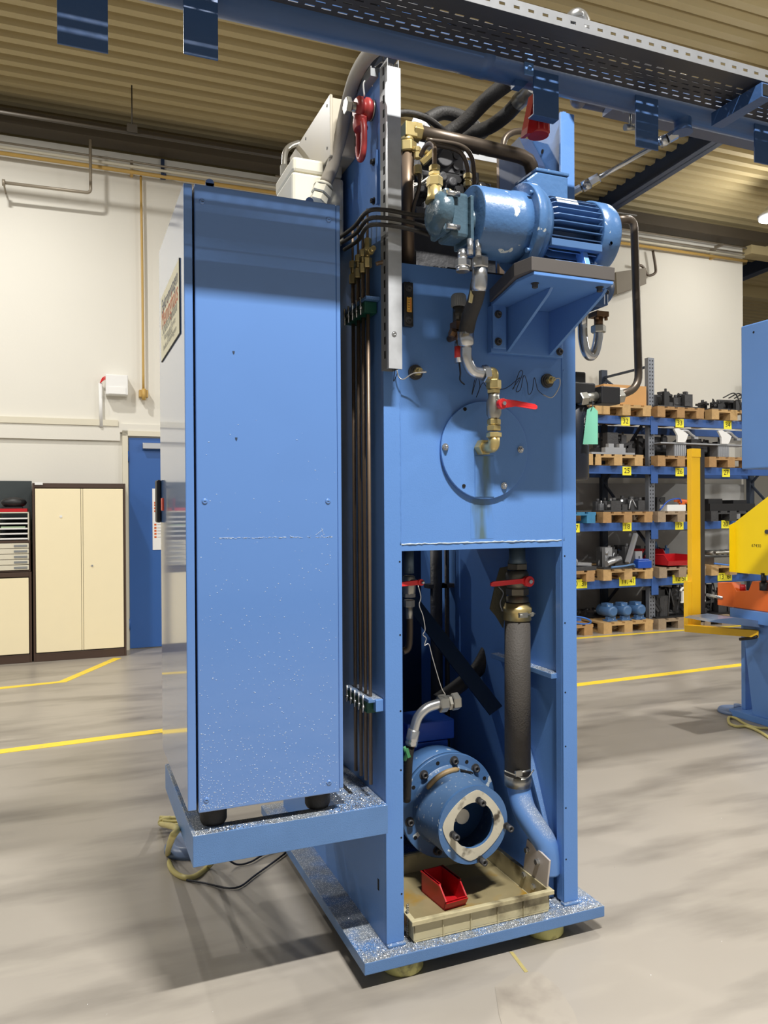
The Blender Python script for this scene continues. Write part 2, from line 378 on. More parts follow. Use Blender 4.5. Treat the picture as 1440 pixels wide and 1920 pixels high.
solo('air_drop_pipe', m, PIPEY, 'tan vertical air pipe with a valve, left of the blue cabinet', 'pipe', b, wf=True)
m = MB(); p = wat(198, 741, y=9.60); m.box(p.x, p.x+.245, 9.52, WY-.001, p.z, p.z+.235)
t = thing('wall_junction_box', 'small white junction box on the wall left of the cabinet', 'box', p, wf=True)
part('box_housing', m, WHITE, t, bev=.01)
m = MB(); m.box(p.x+.03, p.x+.22, 9.512, 9.521, p.z+.01, p.z+.09); part('caption_strip', m, PAPER, t)
m = MB(); q = wat(188, 718, y=9.6); q2 = wat(190, 800, y=9.6); m.cyl((q.x, 9.62, q.z), (q2.x, 9.62, q2.z), .022, n=10); part('conduit', m, WHITE, t)
m = MB()
for i in range(3): m.tube([(q.x, 9.6, q.z), (q.x+.03, 9.58, q.z+.03+.015*i), (p.x+.02, 9.56, p.z+.19+.01*i)], .006, 6)
part('cable', m, RED, t)
# short drop cable and roof rods right side
m = MB(); P = [wat(*q, y=9.55) for q in ((1224, 470), (1229, 500), (1228, 512), (1215, 516), (1205, 500), (1190, 495))]
m.tube(P, .02, 8); solo('air_hose', m, BROWNP, 'brown drop hose hooked on the wall right of the long tube', 'hose', P[0], wf=True)
m = MB(); p = wat(1155, 510, y=9.4); m.prism([p, p+V(.55, 0, .12), p+V(.55, 0, -.12), p+V(.02, 0, -.32)], V(0, .2, 0)); solo('wall_bracket', m, mat('dull_bracket', (120, 112, 98), .6), 'dull triangular bracket on the wall behind the pump', 'bracket', p, wf=True)
m = MB(); q = wat(247, 160, y=8.5); m.cyl(q+V(0, 0, .0), q+V(.0, 0, -.45), .007, n=8); m.box(q.x-.05, q.x+.05, 8.46, 8.54, q.z-.5, q.z-.42); m.cyl((-9, 8.5, q.z-.5), (7, 8.5, q.z-.5), .018, n=8)
solo('ceiling_conduit', m, mat('dark_conduit', (66, 60, 52), .5), 'dark conduit hung on a rod under the roof at left', 'conduit', q, wf=True)
m = MB(); q = wat(305, 308, y=9.64); m.box(q.x-.02, q.x+.02, 9.63, WY-.001, q.z-.17, q.z+.06); m.box(q.x-.03, q.x+.03, 9.53, 9.63, q.z-.19, q.z-.15)
solo('pipe_bracket', m, NAVY, 'dark blue bracket strap under the wall pipes left of the cabinet', 'bracket', q, wf=True)
# lamps of the hall that can be seen
p = V(9.1, 8.2, 5.78); t = thing('hall_lamp', 'bright round lamp under the roof at the right edge', 'lamp', p, wf=True)
m = MB(); m.lathe(p+V(0, 0, -.1), p+V(0, 0, .5), [(0, .17), (.06, .19), (.12, .1), (.2, .05), (.48, .012)], 20); part('lamp_housing', m, ALU, t)
m = MB(); m.lathe(p+V(0, 0, -.115), p+V(0, 0, -.1), [(0, .12), (.014, .165)], 20); part('diffuser', m, GLOW, t)
# ---- blue door
DX0, DX1 = .545, 1.62
struct('door_1', MB().box(DX0, DX1, WY-.02, WY+.0, .01, 2.5), DOORB, bev=.004)
d1 = bpy.data.objects['door_1']
m = MB(); m.box(DX0-.07, DX0-.01, WY-.05, WY, 0, 2.58); m.box(DX0-.07, DX1+.07, WY-.05, WY, 2.52, 2.58); m.box(DX1+.01, DX1+.07, WY-.05, WY, 0, 2.58); struct('trim_11', m, BEIGEB)
m = MB(); m.box(.7, 1.1, WY-.09, WY-.02, 2.37, 2.44); part('door_closer', m, ALU, d1, bev=.005)
m = MB()
for z in (2.28, .3): m.cyl((DX0-.005, WY-.03, z-.06), (DX0-.005, WY-.03, z+.06), .012, n=10)
part('hinge', m, DOORB, d1)
pn = MB(); pn.box(.81, 1.05, WY-.026, WY-.02, 1.17, 1.90)
for k, z in enumerate((1.72, 1.69, 1.655, 1.62, 1.46, 1.42, 1.385, 1.35, 1.31)):
    pn.cm = 1; pn.box(.83, .855, WY-.028, WY-.0255, z, z+.022); pn.cm = 2; pn.box(.865, 1.02, WY-.0275, WY-.0255, z+.008, z+.013)
part('notice_sheet', pn, [PAPER, ORANGE, GREYP], d1, label='white notice sheet with orange warning squares')
# ---- cream two-door cupboards
def cupboard(x0, x1, z1, label, locks=True):
    t = thing('storage_cupboard', label, 'cupboard', ((x0+x1)/2, 9.24, 0), wf=True); y0, y1 = 9.24, 9.62
    m = MB(); e = .022
    m.box(x0, x0+e, y0, y1, 0, z1); m.box(x1-e, x1, y0, y1, 0, z1); m.box(x0+e, x1-e, y0, y1, z1-.05, z1); m.box(x0+e, x1-e, y0, y1, 0, .09); m.box(x0+e, x1-e, y1-.02, y1, .09, z1-.05)
    part('carcass', m, BROWNF, t, bev=.003)
    xm = (x0+x1)/2+.02
    for a, b, f in ((x0+e+.006, xm-.012, 0), (xm+.012, x1-e-.006, 1)):
        d = part('door', MB().box(a, b, y0-.012, y0+.01, .10, z1-.06), CREAMD, t, bev=.004)
        if f and locks: part('lock', MB().cyl((a+.09, y0-.02, z1*.53), (a+.09, y0-.01, z1*.53), .011, n=12), ALU, d)
    part('centre_strip', MB().box(xm-.008, xm+.008, y0-.008, y0+.0, .10, z1-.06), CREAMD, t)
    return t
t = cupboard(-.475, .485, 1.945, 'tall cream cupboard with brown frame beside the blue door')
part('round_sticker', MB().cyl((-.19, 9.222, 1.58), (-.19, 9.229, 1.58), .014, n=14), WHITE, t)
part('name_strip', MB().box(-.45, -.37, 9.225, 9.239, 1.925, 1.955), WHITE, t)
cupboard(-1.45, -.49, .98, 'low cream cupboard at the left edge under the letter trays')
m = MB(); m.box(-1.7, -.5, 9.6, 9.64, .98, 1.98); solo('pinboard', m, mat('dark_grey_board', (58, 66, 68), .6), 'dark grey board behind the letter trays', 'board', (-1.1, 9.6, .98), wf=True)
t = thing('drawer_box', 'small cream drawer box below the letter trays', 'drawer box', (-.66, 9.3, .985), wf=True)
m = MB(); m.box(-.83, -.5, 9.26, 9.56, .985, 1.0); m.box(-.83, -.82, 9.26, 9.56, 1.0, 1.3); m.box(-.51, -.5, 9.26, 9.56, 1.0, 1.3); m.box(-.83, -.5, 9.26, 9.56, 1.3, 1.325); part('casing', m, BROWNF, t)
for i in range(5):
    d = part('drawer', MB().box(-.815, -.515, 9.25, 9.5, 1.005+.059*i, 1.058+.059*i), BEIGEB, t, bev=.003)
    part('label_holder', MB().box(-.66, -.53, 9.243, 9.2505, 1.02+.059*i, 1.042+.059*i), GREYP, d)
t = thing('letter_tray_stack', 'pale open letter tray stack on the drawer box', 'letter tray', (-.66, 9.3, 1.325), wf=True)
m = MB()
for x in (-.82, -.525): m.box(x, x+.014, 9.28, 9.56, 1.326, 1.63)
m.box(-.82, -.511, 9.28, 9.56, 1.62, 1.632); part('rack_sides', m, BEIGEB, t)
for i in range(5): part('tray', MB().box(-.805, -.526, 9.27, 9.55, 1.335+.055*i, 1.35+.055*i), WHITE, t)
part('paper_pile', MB().box(-.79, -.55, 9.3, 9.5, 1.461, 1.475), mat('pale_green_paper', (190, 214, 176), .7), t)
m = MB(); m.box(-.81, -.53, 9.3, 9.52, 1.634, 1.67); solo('red_tray', m, REDB, 'flat red tray on top of the letter tray stack', 'tray', (-.67, 9.4, 1.634), wf=True)
m = MB(); m.ball((-.67, 9.4, 1.735), .11, 16, 10, (1.2, .7, .55)); m.box(-.78, -.58, 9.33, 9.45, 1.672, 1.69); solo('work_helmet', m, BLACK, 'dark rounded case lying in the red tray', 'case', (-.67, 9.4, 1.67), wf=True)
m = MB(); m.box(-1.1, -.87, 9.588, 9.6, 1.52, 1.93); solo('notice_paper', m, PAPER, 'white paper pinned on the dark board at left edge', 'paper', (-.98, 9.59, 1.5), wf=True)
# ---- floor lines
def fline(pts, wd, lab):
    m = MB(); n = len(pts); L = []
    for i, p in enumerate(pts):
        a = V(*pts[max(i-1, 0)], 0); b = V(*pts[min(i+1, n-1)], 0); d = (b-a).normalized(); s_ = V(-d.y, d.x, 0)*wd/2; q = V(*p, 0)
        L += [q-s_, q+s_]
    m.add([v+V(0, 0, .0) for v in L]+[v+V(0, 0, .0025) for v in L], [(2*n+2*i, 2*n+2*i+1, 2*n+2*i+3, 2*n+2*i+2) for i in range(n-1)]+[(0, 1, 2*n+1, 2*n), (2*n-2, 2*n-1, 4*n-1, 4*n-2)]+[(2*i, 2*i+2, 2*n+2*i+2, 2*n+2*i) for i in range(n-1)]+[(2*i+1, 2*i+3, 2*n+2*i+3, 2*n+2*i+1) for i in range(n-1)])
    solo('floor_line', m, YLINE, lab, 'floor line', (pts[0][0], pts[0][1], 0))
fline([(-9, 5.86), (-.44, 5.91), (.82, 6.0), (4.4, 6.0), (6.5, 6.08), (15, 6.2)], .1, 'long yellow floor line passing behind the blue cabinet and press')
fline([(-9, 7.93), (-.6, 8.02), (-.06, 8.08), (.5, 9.12)], .09, 'kinked yellow floor line ending at the cream cupboard')
fline([(4.6, 8.12), (6.0, 8.13), (7.8, 8.08), (15, 8.0)], .08, 'yellow floor line running in front of the pallet rack')

# ================================================================== PALLET RACK
RY = 8.457
def upright(t, x, back):
    m = MB(); y = RY if not back else RY+1.0; mt = RACKG if not back else RACKD
    m.box(x-.05, x-.044, y, y+.07, 0, 3.66); m.box(x+.044, x+.05, y, y+.07, 0, 3.66); m.box(x-.044, x+.044, y, y+.004, 0, 3.66)
    u = part('rack_post', m, mt, t)
    if not back:
        h = MB()
        for i in range(72):
            z = .06+i*.05
            for dx in (-.022, .022): h.box(x+dx-.006, x+dx+.006, y-.0025, y-.0005, z, z+.02)
        part('post_slots', h, HOLE, u, kind='stuff')
    return u
def beamlabel(beam, x, zc_, txt, h=.1, wd=.14, dy=0):
    m = MB(); m.box(x-wd/2, x+wd/2, RY-.056, RY-.051, zc_-h/2, zc_+h/2); m.cm = 1
    m.text(txt, (x, RY-.0575, zc_), X, Z, h*.82, 'CENTER'); part('number_label', m, [YLAB, INK], beam)
LEV = [(wat(1222, a, y=RY-.05).z, wat(1222, b, y=RY-.05).z) for a, b in ((1099, 1083.5), (994, 979), (889.5, 874.5), (797.5, 782.5))]
t = thing('pallet_rack', 'tall blue pallet rack with dark posts against the back wall', 'rack', (7.2, RY, 0), wf=True)
for x in (4.35, 7.2, 10.05):
    for b in (0, 1): upright(t, x, b)
    m = MB()
    zz = [.2, 1.1, 2.0, 2.9, 3.55]
    for i in range(4):
        a, b = (RY+.05, RY+1.03) if i % 2 else (RY+1.03, RY+.05); m.bar((x, a, zz[i]), (x, b, zz[i+1]), .03, .03, X)
    m.bar((x, RY+.05, 3.55), (x, RY+1.03, 3.55), .03, .03, X); part('frame_bracing', m, RACKD, t)
for z0, z1 in LEV:
    for x in (7.2,): part('beam_connector', MB().box(x-.058, x+.058, RY-.058, RY-.0505, z0-.12, z1+.015), RACKB, t, bev=.002)
tags = {3: ((-.95, '31', 5.13),), 2: (), 1: ((0, '17', 5.53),), 0: ((0, '3I', 5.56),)}
LB = {}
for k, (z0, z1) in enumerate(LEV):
    for xa, xb in ((4.4, 7.15), (7.25, 10.0)):
        for yy, nm in ((RY-.05, 'f'), (RY+1.03, 'b')):
            b = part('rack_beam', MB().box(xa, xb, yy, yy+.045, z0, z1), RACKB, t, bev=.004)
            if nm == 'f': LB[(k, xa)] = b
for k, px, py, s in ((3, 1173, 790, '32'), (3, 1274.5, 793.5, '33'), (3, 1364.5, 797, '34'), (2, 1175.5, 883, '25'), (2, 1274.5, 885, '26'), (2, 1361.5, 886.5, '27'),
                     (1, 1078.5, 990, '17'), (1, 1176, 987.5, '18'), (1, 1274, 985, '19'), (1, 1360, 983, '20'),
                     (0, 1176.5, 1090, '11, 4I'), (0, 1275.5, 1085.5, '12 5I'), (0, 1359, 1081.5, '13  6I'), (0, 1085, 1095, '10  3I')):
    p = wat(px, py, y=RY-.056); w_ = .14 if len(s) == 2 else .26
    beamlabel(LB[(k, 4.4 if px < 1225 else 7.25)], p.x, p.z, s, .115, w_)
def mkpallet(loc, mt, label, grp):
    x, y, z = loc; t = thing('wooden_pallet', label, 'pallet', loc, grp, wf=True); W_, D_ = .8, 1.1
    for i in range(3):
        for j in range(3): part('block', MB().box(x-W_/2+i*.33, x-W_/2+i*.33+.13, y+j*.485, y+j*.485+.13, z+.022, z+.1), mt, t)
    for i in range(3): part('bottom_board', MB().box(x-W_/2+i*.33, x-W_/2+i*.33+.13, y, y+D_, z, z+.022), mt, t)
    for j in range(3): part('cross_board', MB().box(x-W_/2, x+W_/2, y+j*.485, y+j*.485+.13, z+.1, z+.12), mt, t)
    for i in range(5): part('deck_board', MB().box(x-W_/2+i*.17, x-W_/2+i*.17+.12, y, y+D_, z+.12, z+.142), mt, t)
    return t
BASEP = {}
def pallet(px, lev, mt, label, grp):
    z = 0.0 if lev < 0 else LEV[lev][1]+.0005; yy = RY-.14 if lev >= 0 else RY-.12
    x = wat(px, 900, y=yy).x; y = yy
    k = mt.name
    if k not in BASEP:
        BASEP[k] = mkpallet((x, y, z), mt, label, grp); return (x, y, z+.1425)
    c = copy_tree(BASEP[k]); c.location = WM@V(x, y, z); c['label'] = label; c['group'] = grp; return (x, y, z+.1425)
L0, L1, L2 = WOODS
nm = ['on the floor', 'on the lowest beams', 'on the second beams', 'on the third beams', 'on the top beams']
spots = {}
for lev, lst in ((-1, ((1062, L2, 'leftmost, half hidden by the press'), (1178, L0, 'under three blue motors'), (1278, L1, 'behind the foot of the yellow guard post'), (1360, L1, 'behind the yellow guard arm'))),
                 (0, ((1066, L2, 'half hidden by the press, with the grey plate'), (1178, L0, 'above label 11, 4I'), (1280, L1, 'under the red bins'), (1375, L0, 'under the steel frame with blue hose'))),
                 (1, ((1068, WOODBL, 'painted blue, beside the press'), (1178, L2, 'left of the slotted post'), (1278, L1, 'under the white block'), (1375, IRON, 'dark, under the low black block'))),
                 (2, ((1068, L0, 'behind the hanging filter'), (1160, L0, 'under the grey slotted plate'), (1278, L2, 'just right of the slotted post'), (1372, L2, 'partly behind the blue machine'))),
                 (3, ((1085, L0, 'left of the cardboard box'), (1176, L0, 'under the cardboard box'), (1278, L2, 'under the tooling with upright rods'), (1377, L0, 'with black cables drooping over it')))):
    for i, (px, mt, d) in enumerate(lst):
        spots[(lev, i)] = pallet(px, lev, mt, 'wooden pallet %s, %s' % (nm[lev+1], d), 'pallets %s of the rack' % nm[lev+1])
# ---- loads on the pallets
def junk(sp, seed, mt, mt2, n=14, h=.22, w_=.36, arms=4, yoff=0):
    """a heap of bolted press tooling: base plate, blocks, rods and bent hoses"""
    R = random.Random(seed); x, y, z = sp; y += yoff; m = MB(); m.box(x-w_, x+w_, y+.04, y+.5, z, z+.02)
    for i in range(n):
        a, b = x+R.uniform(-w_, w_-.06), y+R.uniform(.06, .4); s_ = R.uniform(.03, .09); hh = R.uniform(.05, h)
        m.cm = R.choice((0, 0, 1)); m.box(a-s_, a+s_, b-s_*.6, b+s_*.6, z+.02, z+.02+hh)
        if R.random() < .6: m.cyl((a, b, z+.02+hh*.9), (a, b, z+.06+hh), s_*.4, n=10)
    for i in range(arms):
        a, b = x+R.uniform(-w_, w_), y+R.uniform(.03, .25); m.cm = R.choice((0, 1))
        m.bar((a, b, z+R.uniform(.05, h)), (max(x-w_, min(x+w_, a+R.uniform(-.3, .3))), b+.1, z+R.uniform(.08, h)), .03, .03)
    for i in range(max(2, arms//2)):
        a, b = x+R.uniform(-w_*.8, w_*.5), y+R.uniform(.03, .3); q = R.uniform(.1, .25); k = R.uniform(.6, 1.15)*h
        m.cm = 1; m.tube([(a, b, z+.03), (a+q*.2, b, z+.02+k*.8), (a+q*.6, b+.04, z+.02+k), (a+q, b+.02, z+k*.4)], .009, 6, 4)
    for i in range(3):
        a, b = x+R.uniform(-w_+.06, w_-.06), y+R.uniform(.08, .4); m.cm = R.choice((0, 1)); rr = R.uniform(.02, .045); m.cyl((a-.07, b, z+.02+rr), (a+.07, b, z+.02+rr), rr, n=14); m.cyl((a-.09, b, z+.02+rr), (a-.07, b, z+.02+rr), rr*.5, n=10)
    return m
def blob(px, py, lev, i): return spots[(lev, i)]
def load(key, seed, mt, mt2, name, lab, cat, **k):
    sp = spots[key]; dx = k.pop('dx', 0); sp = (sp[0]+dx, sp[1], sp[2]); solo(name, junk(sp, seed, mt, mt2, **k), [mt, mt2], lab, cat, sp, wf=True)
load((3, 2), 1, IRON, BLACK, 'press_tooling', 'dark press tooling heap with upright rods above label 33', 'tooling', h=.2, n=20, arms=8)
load((3, 3), 2, IRON, BLACK, 'press_tooling', 'dark press tooling with drooping cables above label 34', 'tooling', h=.14, n=20, arms=8)
x, y, z = spots[(3, 3)]
m = MB()
for i in range(5): m.tube([(x-.2+.1*i, y-.0, z+.16), (x-.05+.09*i, y-.06, z+.22), (x+.02+.08*i, y-.1, z+.04), (x+.1+.06*i, y-.07, z-.06)], .009, 6)
solo('cable_bundle', m, BLACK, 'black cables drooping over the pallet above label 34', 'cables', (x, y, z), wf=True)
m = MB(); x, y, z = spots[(3, 1)]; m.box(x-.33, x+.36, y+.05, y+.6, z, z+.26); t = thing('cardboard_box', 'long brown cardboard box on the top pallet above label 32', 'box', (x, y, z), wf=True)
part('carton', m, CARD, t, bev=.004); m = MB(); m.box(x-.12, x+.06, y+.046, y+.05, z+.13, z+.22); m.cm = 1; m.box(x-.02, x+.0, y+.0455, y+.0465, z+.15, z+.2); part('address_sheet', m, [PAPER, INK], t)
load((2, 1), 5, IRON, BLACK, 'press_tooling', 'dark curved tooling behind the grey plate above label 25', 'tooling', yoff=.12, h=.3, n=12, dx=.25, w_=.25)
x, y, z = spots[(2, 1)]
m = MB(); m.box(x-.42, x+.26, y-.0, y+.1, z, z+.025); m.box(x-.2, x+.12, y+.01, y+.09, z+.026, z+.09); m.box(x-.14, x-.06, y+.02, y+.08, z+.09, z+.14); m.box(x+.03, x+.1, y+.02, y+.08, z+.09, z+.14)
solo('steel_plate', m, ALU, 'flat grey slotted steel plate above label 25', 'plate', (x, y, z), wf=True)
def camunit(sp, lab):
    x, y, z = sp; t = thing('clamp_unit', lab, 'machine part', sp, 'white winged clamp units on the third beams', wf=True)
    m = MB(); m.box(x-.1, x+.1, y+.05, y+.2, z, z+.16)
    for i in range(6): m.box(x-.095+.035*i, x-.08+.035*i, y+.04, y+.05, z+.01, z+.15)
    part('ribbed_body', m, ALU, t)
    part('table', MB().box(x-.35, x+.45, y+.02, y+.25, z+.162, z+.18), ALU, t)
    m = MB(); m.prism([(x-.14, y+.0, z+.36), (x-.07, y+.0, z+.37), (x+.05, y+.0, z+.32), (x+.10, y+.0, z+.29), (x+.07, y+.0, z+.22), (x+.04, y+.0, z+.181), (x-.08, y+.0, z+.181), (x-.08, y+.0, z+.27)], (0, .03, 0)); part('wing_plate', m, WHITE, t)
    m = MB(); m.tube([(x+.0, y+.08, z+.34), (x+.14, y+.08, z+.35), (x+.22, y+.08, z+.3), (x+.28, y+.08, z+.27)], .022, 8); m.box(x+.25, x+.32, y+.05, y+.11, z+.24, z+.27); part('arm', m, ALU, t)
    return t
x, y, z = spots[(2, 2)]; c = camunit((x+.0, y-.02, z), 'white winged clamp unit nearest the slotted post'); c2 = copy_tree(c); x3 = spots[(2, 3)]; c2.location = WM@V(x3[0]-.1, x3[1], x3[2]); c2['label'] = 'white winged clamp unit farther right beside the drooping cables'
load((2, 2), 8, IRON, BLACK, 'press_tooling', 'dark tooling around the clamp unit nearest the slotted post', 'tooling', yoff=.27, h=.3, n=16, w_=.4)
load((2, 3), 9, IRON, BLACK, 'press_tooling', 'dark tooling with cables around the farther right clamp unit', 'tooling', yoff=.27, h=.25, n=16)
load((1, 0), 10, IRON, GREYP, 'tool_fixture', 'small grey fixture with wrench on the blue pallet', 'fixture', h=.12, n=6)
load((1, 1), 11, IRON, ALU, 'tool_fixture', 'low dark fixture with shiny blocks above label 18', 'fixture', h=.16, n=18)
x, y, z = spots[(1, 1)]
m = MB(); m.box(x+.1, x+.36, y+.42, y+.56, z+.02, z+.16); solo('green_case', m, mat('green_case_plastic', (24, 96, 60), .5), 'small green case behind the fixture above label 18', 'case', (x, y, z), wf=True, bev=.01)
x, y, z = spots[(1, 2)]
m = MB(); m.box(x-.2, x+.12, y+.05, y+.2, z, z+.09); solo('white_block', m, WHITE, 'white block lying on the pallet above label 19', 'block', (x, y, z), wf=True, bev=.006)
m = MB(); m.tube([(x-.35, y+.02, z+.02), (x-.2, y+.03, z+.14), (x-.02, y+.03, z+.17), (x+.05, y+.06, z+.12)], .01, 8); solo('blue_air_hose', m, ROYAL, 'blue air hose arched over the white block above label 19', 'hose', (x, y, z), wf=True)
m = MB(); m.cyl((x+.02, y+.08, z+.14), (x+.25, y+.08, z+.12), .03, n=12); m.cyl((x-.05, y+.08, z+.14), (x+.02, y+.08, z+.14), .015, n=10); m.box(x+.05, x+.1, y+.05, y+.11, z+.0905, z+.13); solo('air_gun', m, ORANGE, 'orange air tool lying on the white block', 'air tool', (x, y, z), wf=True)
m = MB()
for i in range(3): m.box(x-.42+.22*i, x-.28+.22*i, y+.5, y+.56, z, z+.2); m.cyl((x-.35+.22*i, y+.49, z+.16), (x-.35+.22*i, y+.5, z+.16), .03, n=10)
solo('socket_strip', m, IRON, 'dark row of switch blocks at the back above label 19', 'switches', (x, y, z), wf=True)
x, y, z = spots[(1, 3)]
m = MB(); m.box(x-.4, x+.42, y+.02, y+.6, z, z+.1); m.box(x-.35, x-.1, y+.1, y+.4, z+.1, z+.17); m.box(x+.1, x+.35, y+.1, y+.4, z+.1, z+.15); solo('steel_block', m, BLACK, 'low black steel block above label 20', 'block', (x, y, z), wf=True)
m = MB(); x, y, z = spots[(0, 0)]; m.box(x-.4, x+.42, y, y+.6, z, z+.05); solo('steel_plate', m, IRON, 'flat dark plate on the pallet beside the press', 'plate', (x, y, z), wf=True)
m = MB(); m.lathe((x+.1, y+.02, z+.11), (x+.1, y+.07, z+.11), [(0, .03), (0, .055), (.05, .055), (.05, .03)], 16, caps=False); m.bar((x+.12, y+.05, z+.09), (x+.4, y+.1, z+.07), .04, .04)
solo('ring_spanner', m, ALU, 'grey ring ended rod on the dark plate beside the press', 'rod', (x, y, z), wf=True)
load((0, 1), 13, IRON, ALU, 'press_tooling', 'dark tooling with a leaning silver arm above label 11, 4I', 'tooling', h=.3, n=18, arms=6)
x, y, z = spots[(0, 1)]
m = MB(); m.bar((x-.02, y, z+.08), (x+.2, y+.1, z+.45), .05, .05); m.cyl((x-.35, y, z+.08), (x-.1, y+.05, z+.14), .035, n=12); solo('slanted_profile', m, ALU, 'silver arm leaning on the tooling above label 11, 4I', 'arm', (x, y, z), wf=True)
m = MB(); m.box(x+.14, x+.36, y-.02, y+.15, z+.0, z+.1); m.box(x+.16, x+.34, y, y+.1, z+.1, z+.12); solo('blue_box', m, ROYAL, 'small blue box at the pallet corner above label 11, 4I', 'box', (x, y, z), wf=True, bev=.006)
m = MB(); m.tube([(x-.3, y-.03, z+.03), (x-.1, y-.08, z+.05), (x+.05, y-.03, z+.06), (x+.1, y, z+.03)], .012, 8); solo('blue_air_hose', m, mat('pale_blue_hose', (90, 130, 180), .4), 'pale blue hose lying on the pallet above label 11, 4I', 'hose', (x, y, z), wf=True)
x, y, z = spots[(0, 2)]
load((0, 2), 14, IRON, PUMPB, 'cylinder_row', 'row of dull blue grey cylinders behind the red bins', 'cylinders', yoff=.6, h=.25, n=20, w_=.42)
def bin_(x, y, z, w_, d, h, lab, grp=None, mt=REDB, ang=0, name='red_bin', wf=True, cat='bin'):
    """open fronted storage bin: floor, three high walls, cut-down sloping front, rim and label lip"""
    m = MB(); e = .006; c = V(x, y, z); ca, sa = math.cos(ang), math.sin(ang)
    def P(a, b, k): return c+V(a*ca-b*sa, a*sa+b*ca, k)
    def slab(poly, d_): m.prism([P(*q) for q in poly], P(*d_)-c)
    slab([(-w_/2, 0, 0), (w_/2, 0, 0), (w_/2, d, 0), (-w_/2, d, 0)], (0, 0, e))
    slab([(-w_/2, d-e, 0), (w_/2, d-e, 0), (w_/2, d, 0), (-w_/2, d, 0)], (0, 0, h))
    for s_ in (-1, 1):
        x0 = s_*w_/2-(e if s_ > 0 else 0); slab([(x0, -.012, h*.45), (x0, d*.22, h), (x0, d, h), (x0, d, 0), (x0, 0, 0)], (e, 0, 0))
        x1 = x0-.004; slab([(x1, d*.22, h-.006), (x1, d*.22, h), (x1, d, h), (x1, d, h-.006)], (e+.008, 0, 0))
    slab([(-w_/2, 0, 0), (w_/2, 0, 0), (w_/2, -.012, h*.45), (-w_/2, -.012, h*.45)], (0, e, 0))
    slab([(-w_/2, -.006, h*.12), (w_/2, -.006, h*.12), (w_/2, -.02, h*.4), (-w_/2, -.02, h*.4)], (0, e, 0))
    return solo(name, m, mt, lab, cat, (x, y, z), grp, wf=wf)
bin_(x-.08, y-.02, z+.021, .4, .3, .14, 'front red bin on the pallet above label 12 5I', 'red bins above label 12 5I')
bin_(x-.2, y+.3, z+.021, .36, .28, .2, 'rear red bin behind the rack post above label 12 5I', 'red bins above label 12 5I')
x, y, z = spots[(0, 3)]
m = MB(); m.box(x-.3, x+.45, y+.05, y+.4, z, z+.1)
for i in range(7): m.cyl((x-.25+.1*i, y+.1, z+.16), (x-.25+.1*i, y+.3, z+.16), .035, n=12)
m.cyl((x-.3, y+.04, z+.17), (x+.45, y+.04, z+.17), .02, n=10); solo('roller_frame', m, STEEL, 'steel frame with rollers above label 13 6I', 'frame', (x, y, z), wf=True)
m = MB(); m.tube([(x-.4, y-.05, z+.03), (x-.1, y-.1, z+.0), (x+.2, y-.06, z+.05), (x+.28, y-.02, z+.25), (x+.15, y+.05, z+.42)], .011, 8); solo('blue_air_hose', m, mat('bright_blue_hose', (60, 120, 205), .4), 'blue hose looped over the roller frame above label 13 6I', 'hose', (x, y, z), wf=True)
x, y, z = spots[(-1, 1)]
def bmotor(x, y, z, i):
    t = thing('small_blue_motor', ('leftmost', 'middle', 'rightmost')[i]+' of the three small blue motors on the floor pallet', 'motor', (x, y, z), 'small blue motors on the floor pallet', wf=True)
    m = MB(); m.box(x-.08, x+.08, y+.03, y+.13, z, z+.02); m.box(x-.06, x+.06, y+.04, y+.1, z+.02, z+.06); part('foot', m, PUMPB, t)
    m = MB(); m.lathe((x, y+.0, z+.13), (x, y+.3, z+.13), [(0, .05), (.02, .075), (.28, .075), (.3, .05)], 16); part('motor_body', m, PUMPB, t)
    part('terminal_box', MB().box(x-.05, x+.05, y+.08, y+.2, z+.19, z+.23), PUMPB, t)
    return t
for i in range(3): bmotor(x-.2+.23*i, y+.05, z, i)
load((-1, 1), 20, BLACK, IRON, 'press_tooling', 'black machine parts behind the three blue motors', 'machine part', yoff=.4, h=.1, n=6, w_=.3)
for i, (k, lab) in enumerate((((-1, 2), 'black machine assembly on the floor pallet below label 12 5I'), ((-1, 3), 'black machine assembly on the floor pallet below label 13 6I'))):
    load(k, 30+i, BLACK, IRON, 'machine_assembly', lab, 'machine part', h=.38, n=20, w_=.4, arms=8)
    x, y, z = spots[k]
m = MB(); x, y, z = spots[(-1, 2)]; m.box(x-.02, x+.4, y-.01, y+.01, z+.2, z+.22)
for i in range(3): m.box(x+.0+.14*i, x+.03+.14*i, y-.01, y+.02, z+.22, z+.36); m.tube([(x-.03+.14*i, y, z+.36), (x+.015+.14*i, y, z+.4), (x+.07+.14*i, y, z+.36)], .016, 8)
solo('white_clamp_row', m, WHITE, 'row of white hooked clamps below label 12 5I', 'clamps', (x, y, z), wf=True)
x, y, z = spots[(-1, 0)]
m = MB(); m.box(x-.1, x+.25, y+.05, y+.2, z+.04, z+.07); m.tube([(x-.1, y+.05, z+.12), (x+.2, y, z+.1), (x+.36, y, z+.04), (x+.3, y+.02, z+.0), (x+.0, y+.0, z+.05)], .011, 8)
solo('blue_air_hose', m, mat('blue_hose_on_floor_pallet', (50, 110, 200), .4), 'blue hose coiled on the floor pallet beside the press', 'hose', (x, y, z), wf=True)
m = MB(); vs = []; fs = []
for i in range(25):
    xx = 4.5+i*.23
    for z in (0.1, 2.0): vs.append((xx, 9.60+.02*math.sin(i*1.3)+.012*math.sin(i*3.1), z))
for i in range(24): fs.append((2*i, 2*i+2, 2*i+3, 2*i+1))
m.add(vs, fs, True); solo('plastic_sheet', m, BAGS, 'grey plastic film hung on the wall behind the rack', 'sheet', (7, 9.54, 0.1), wf=True)
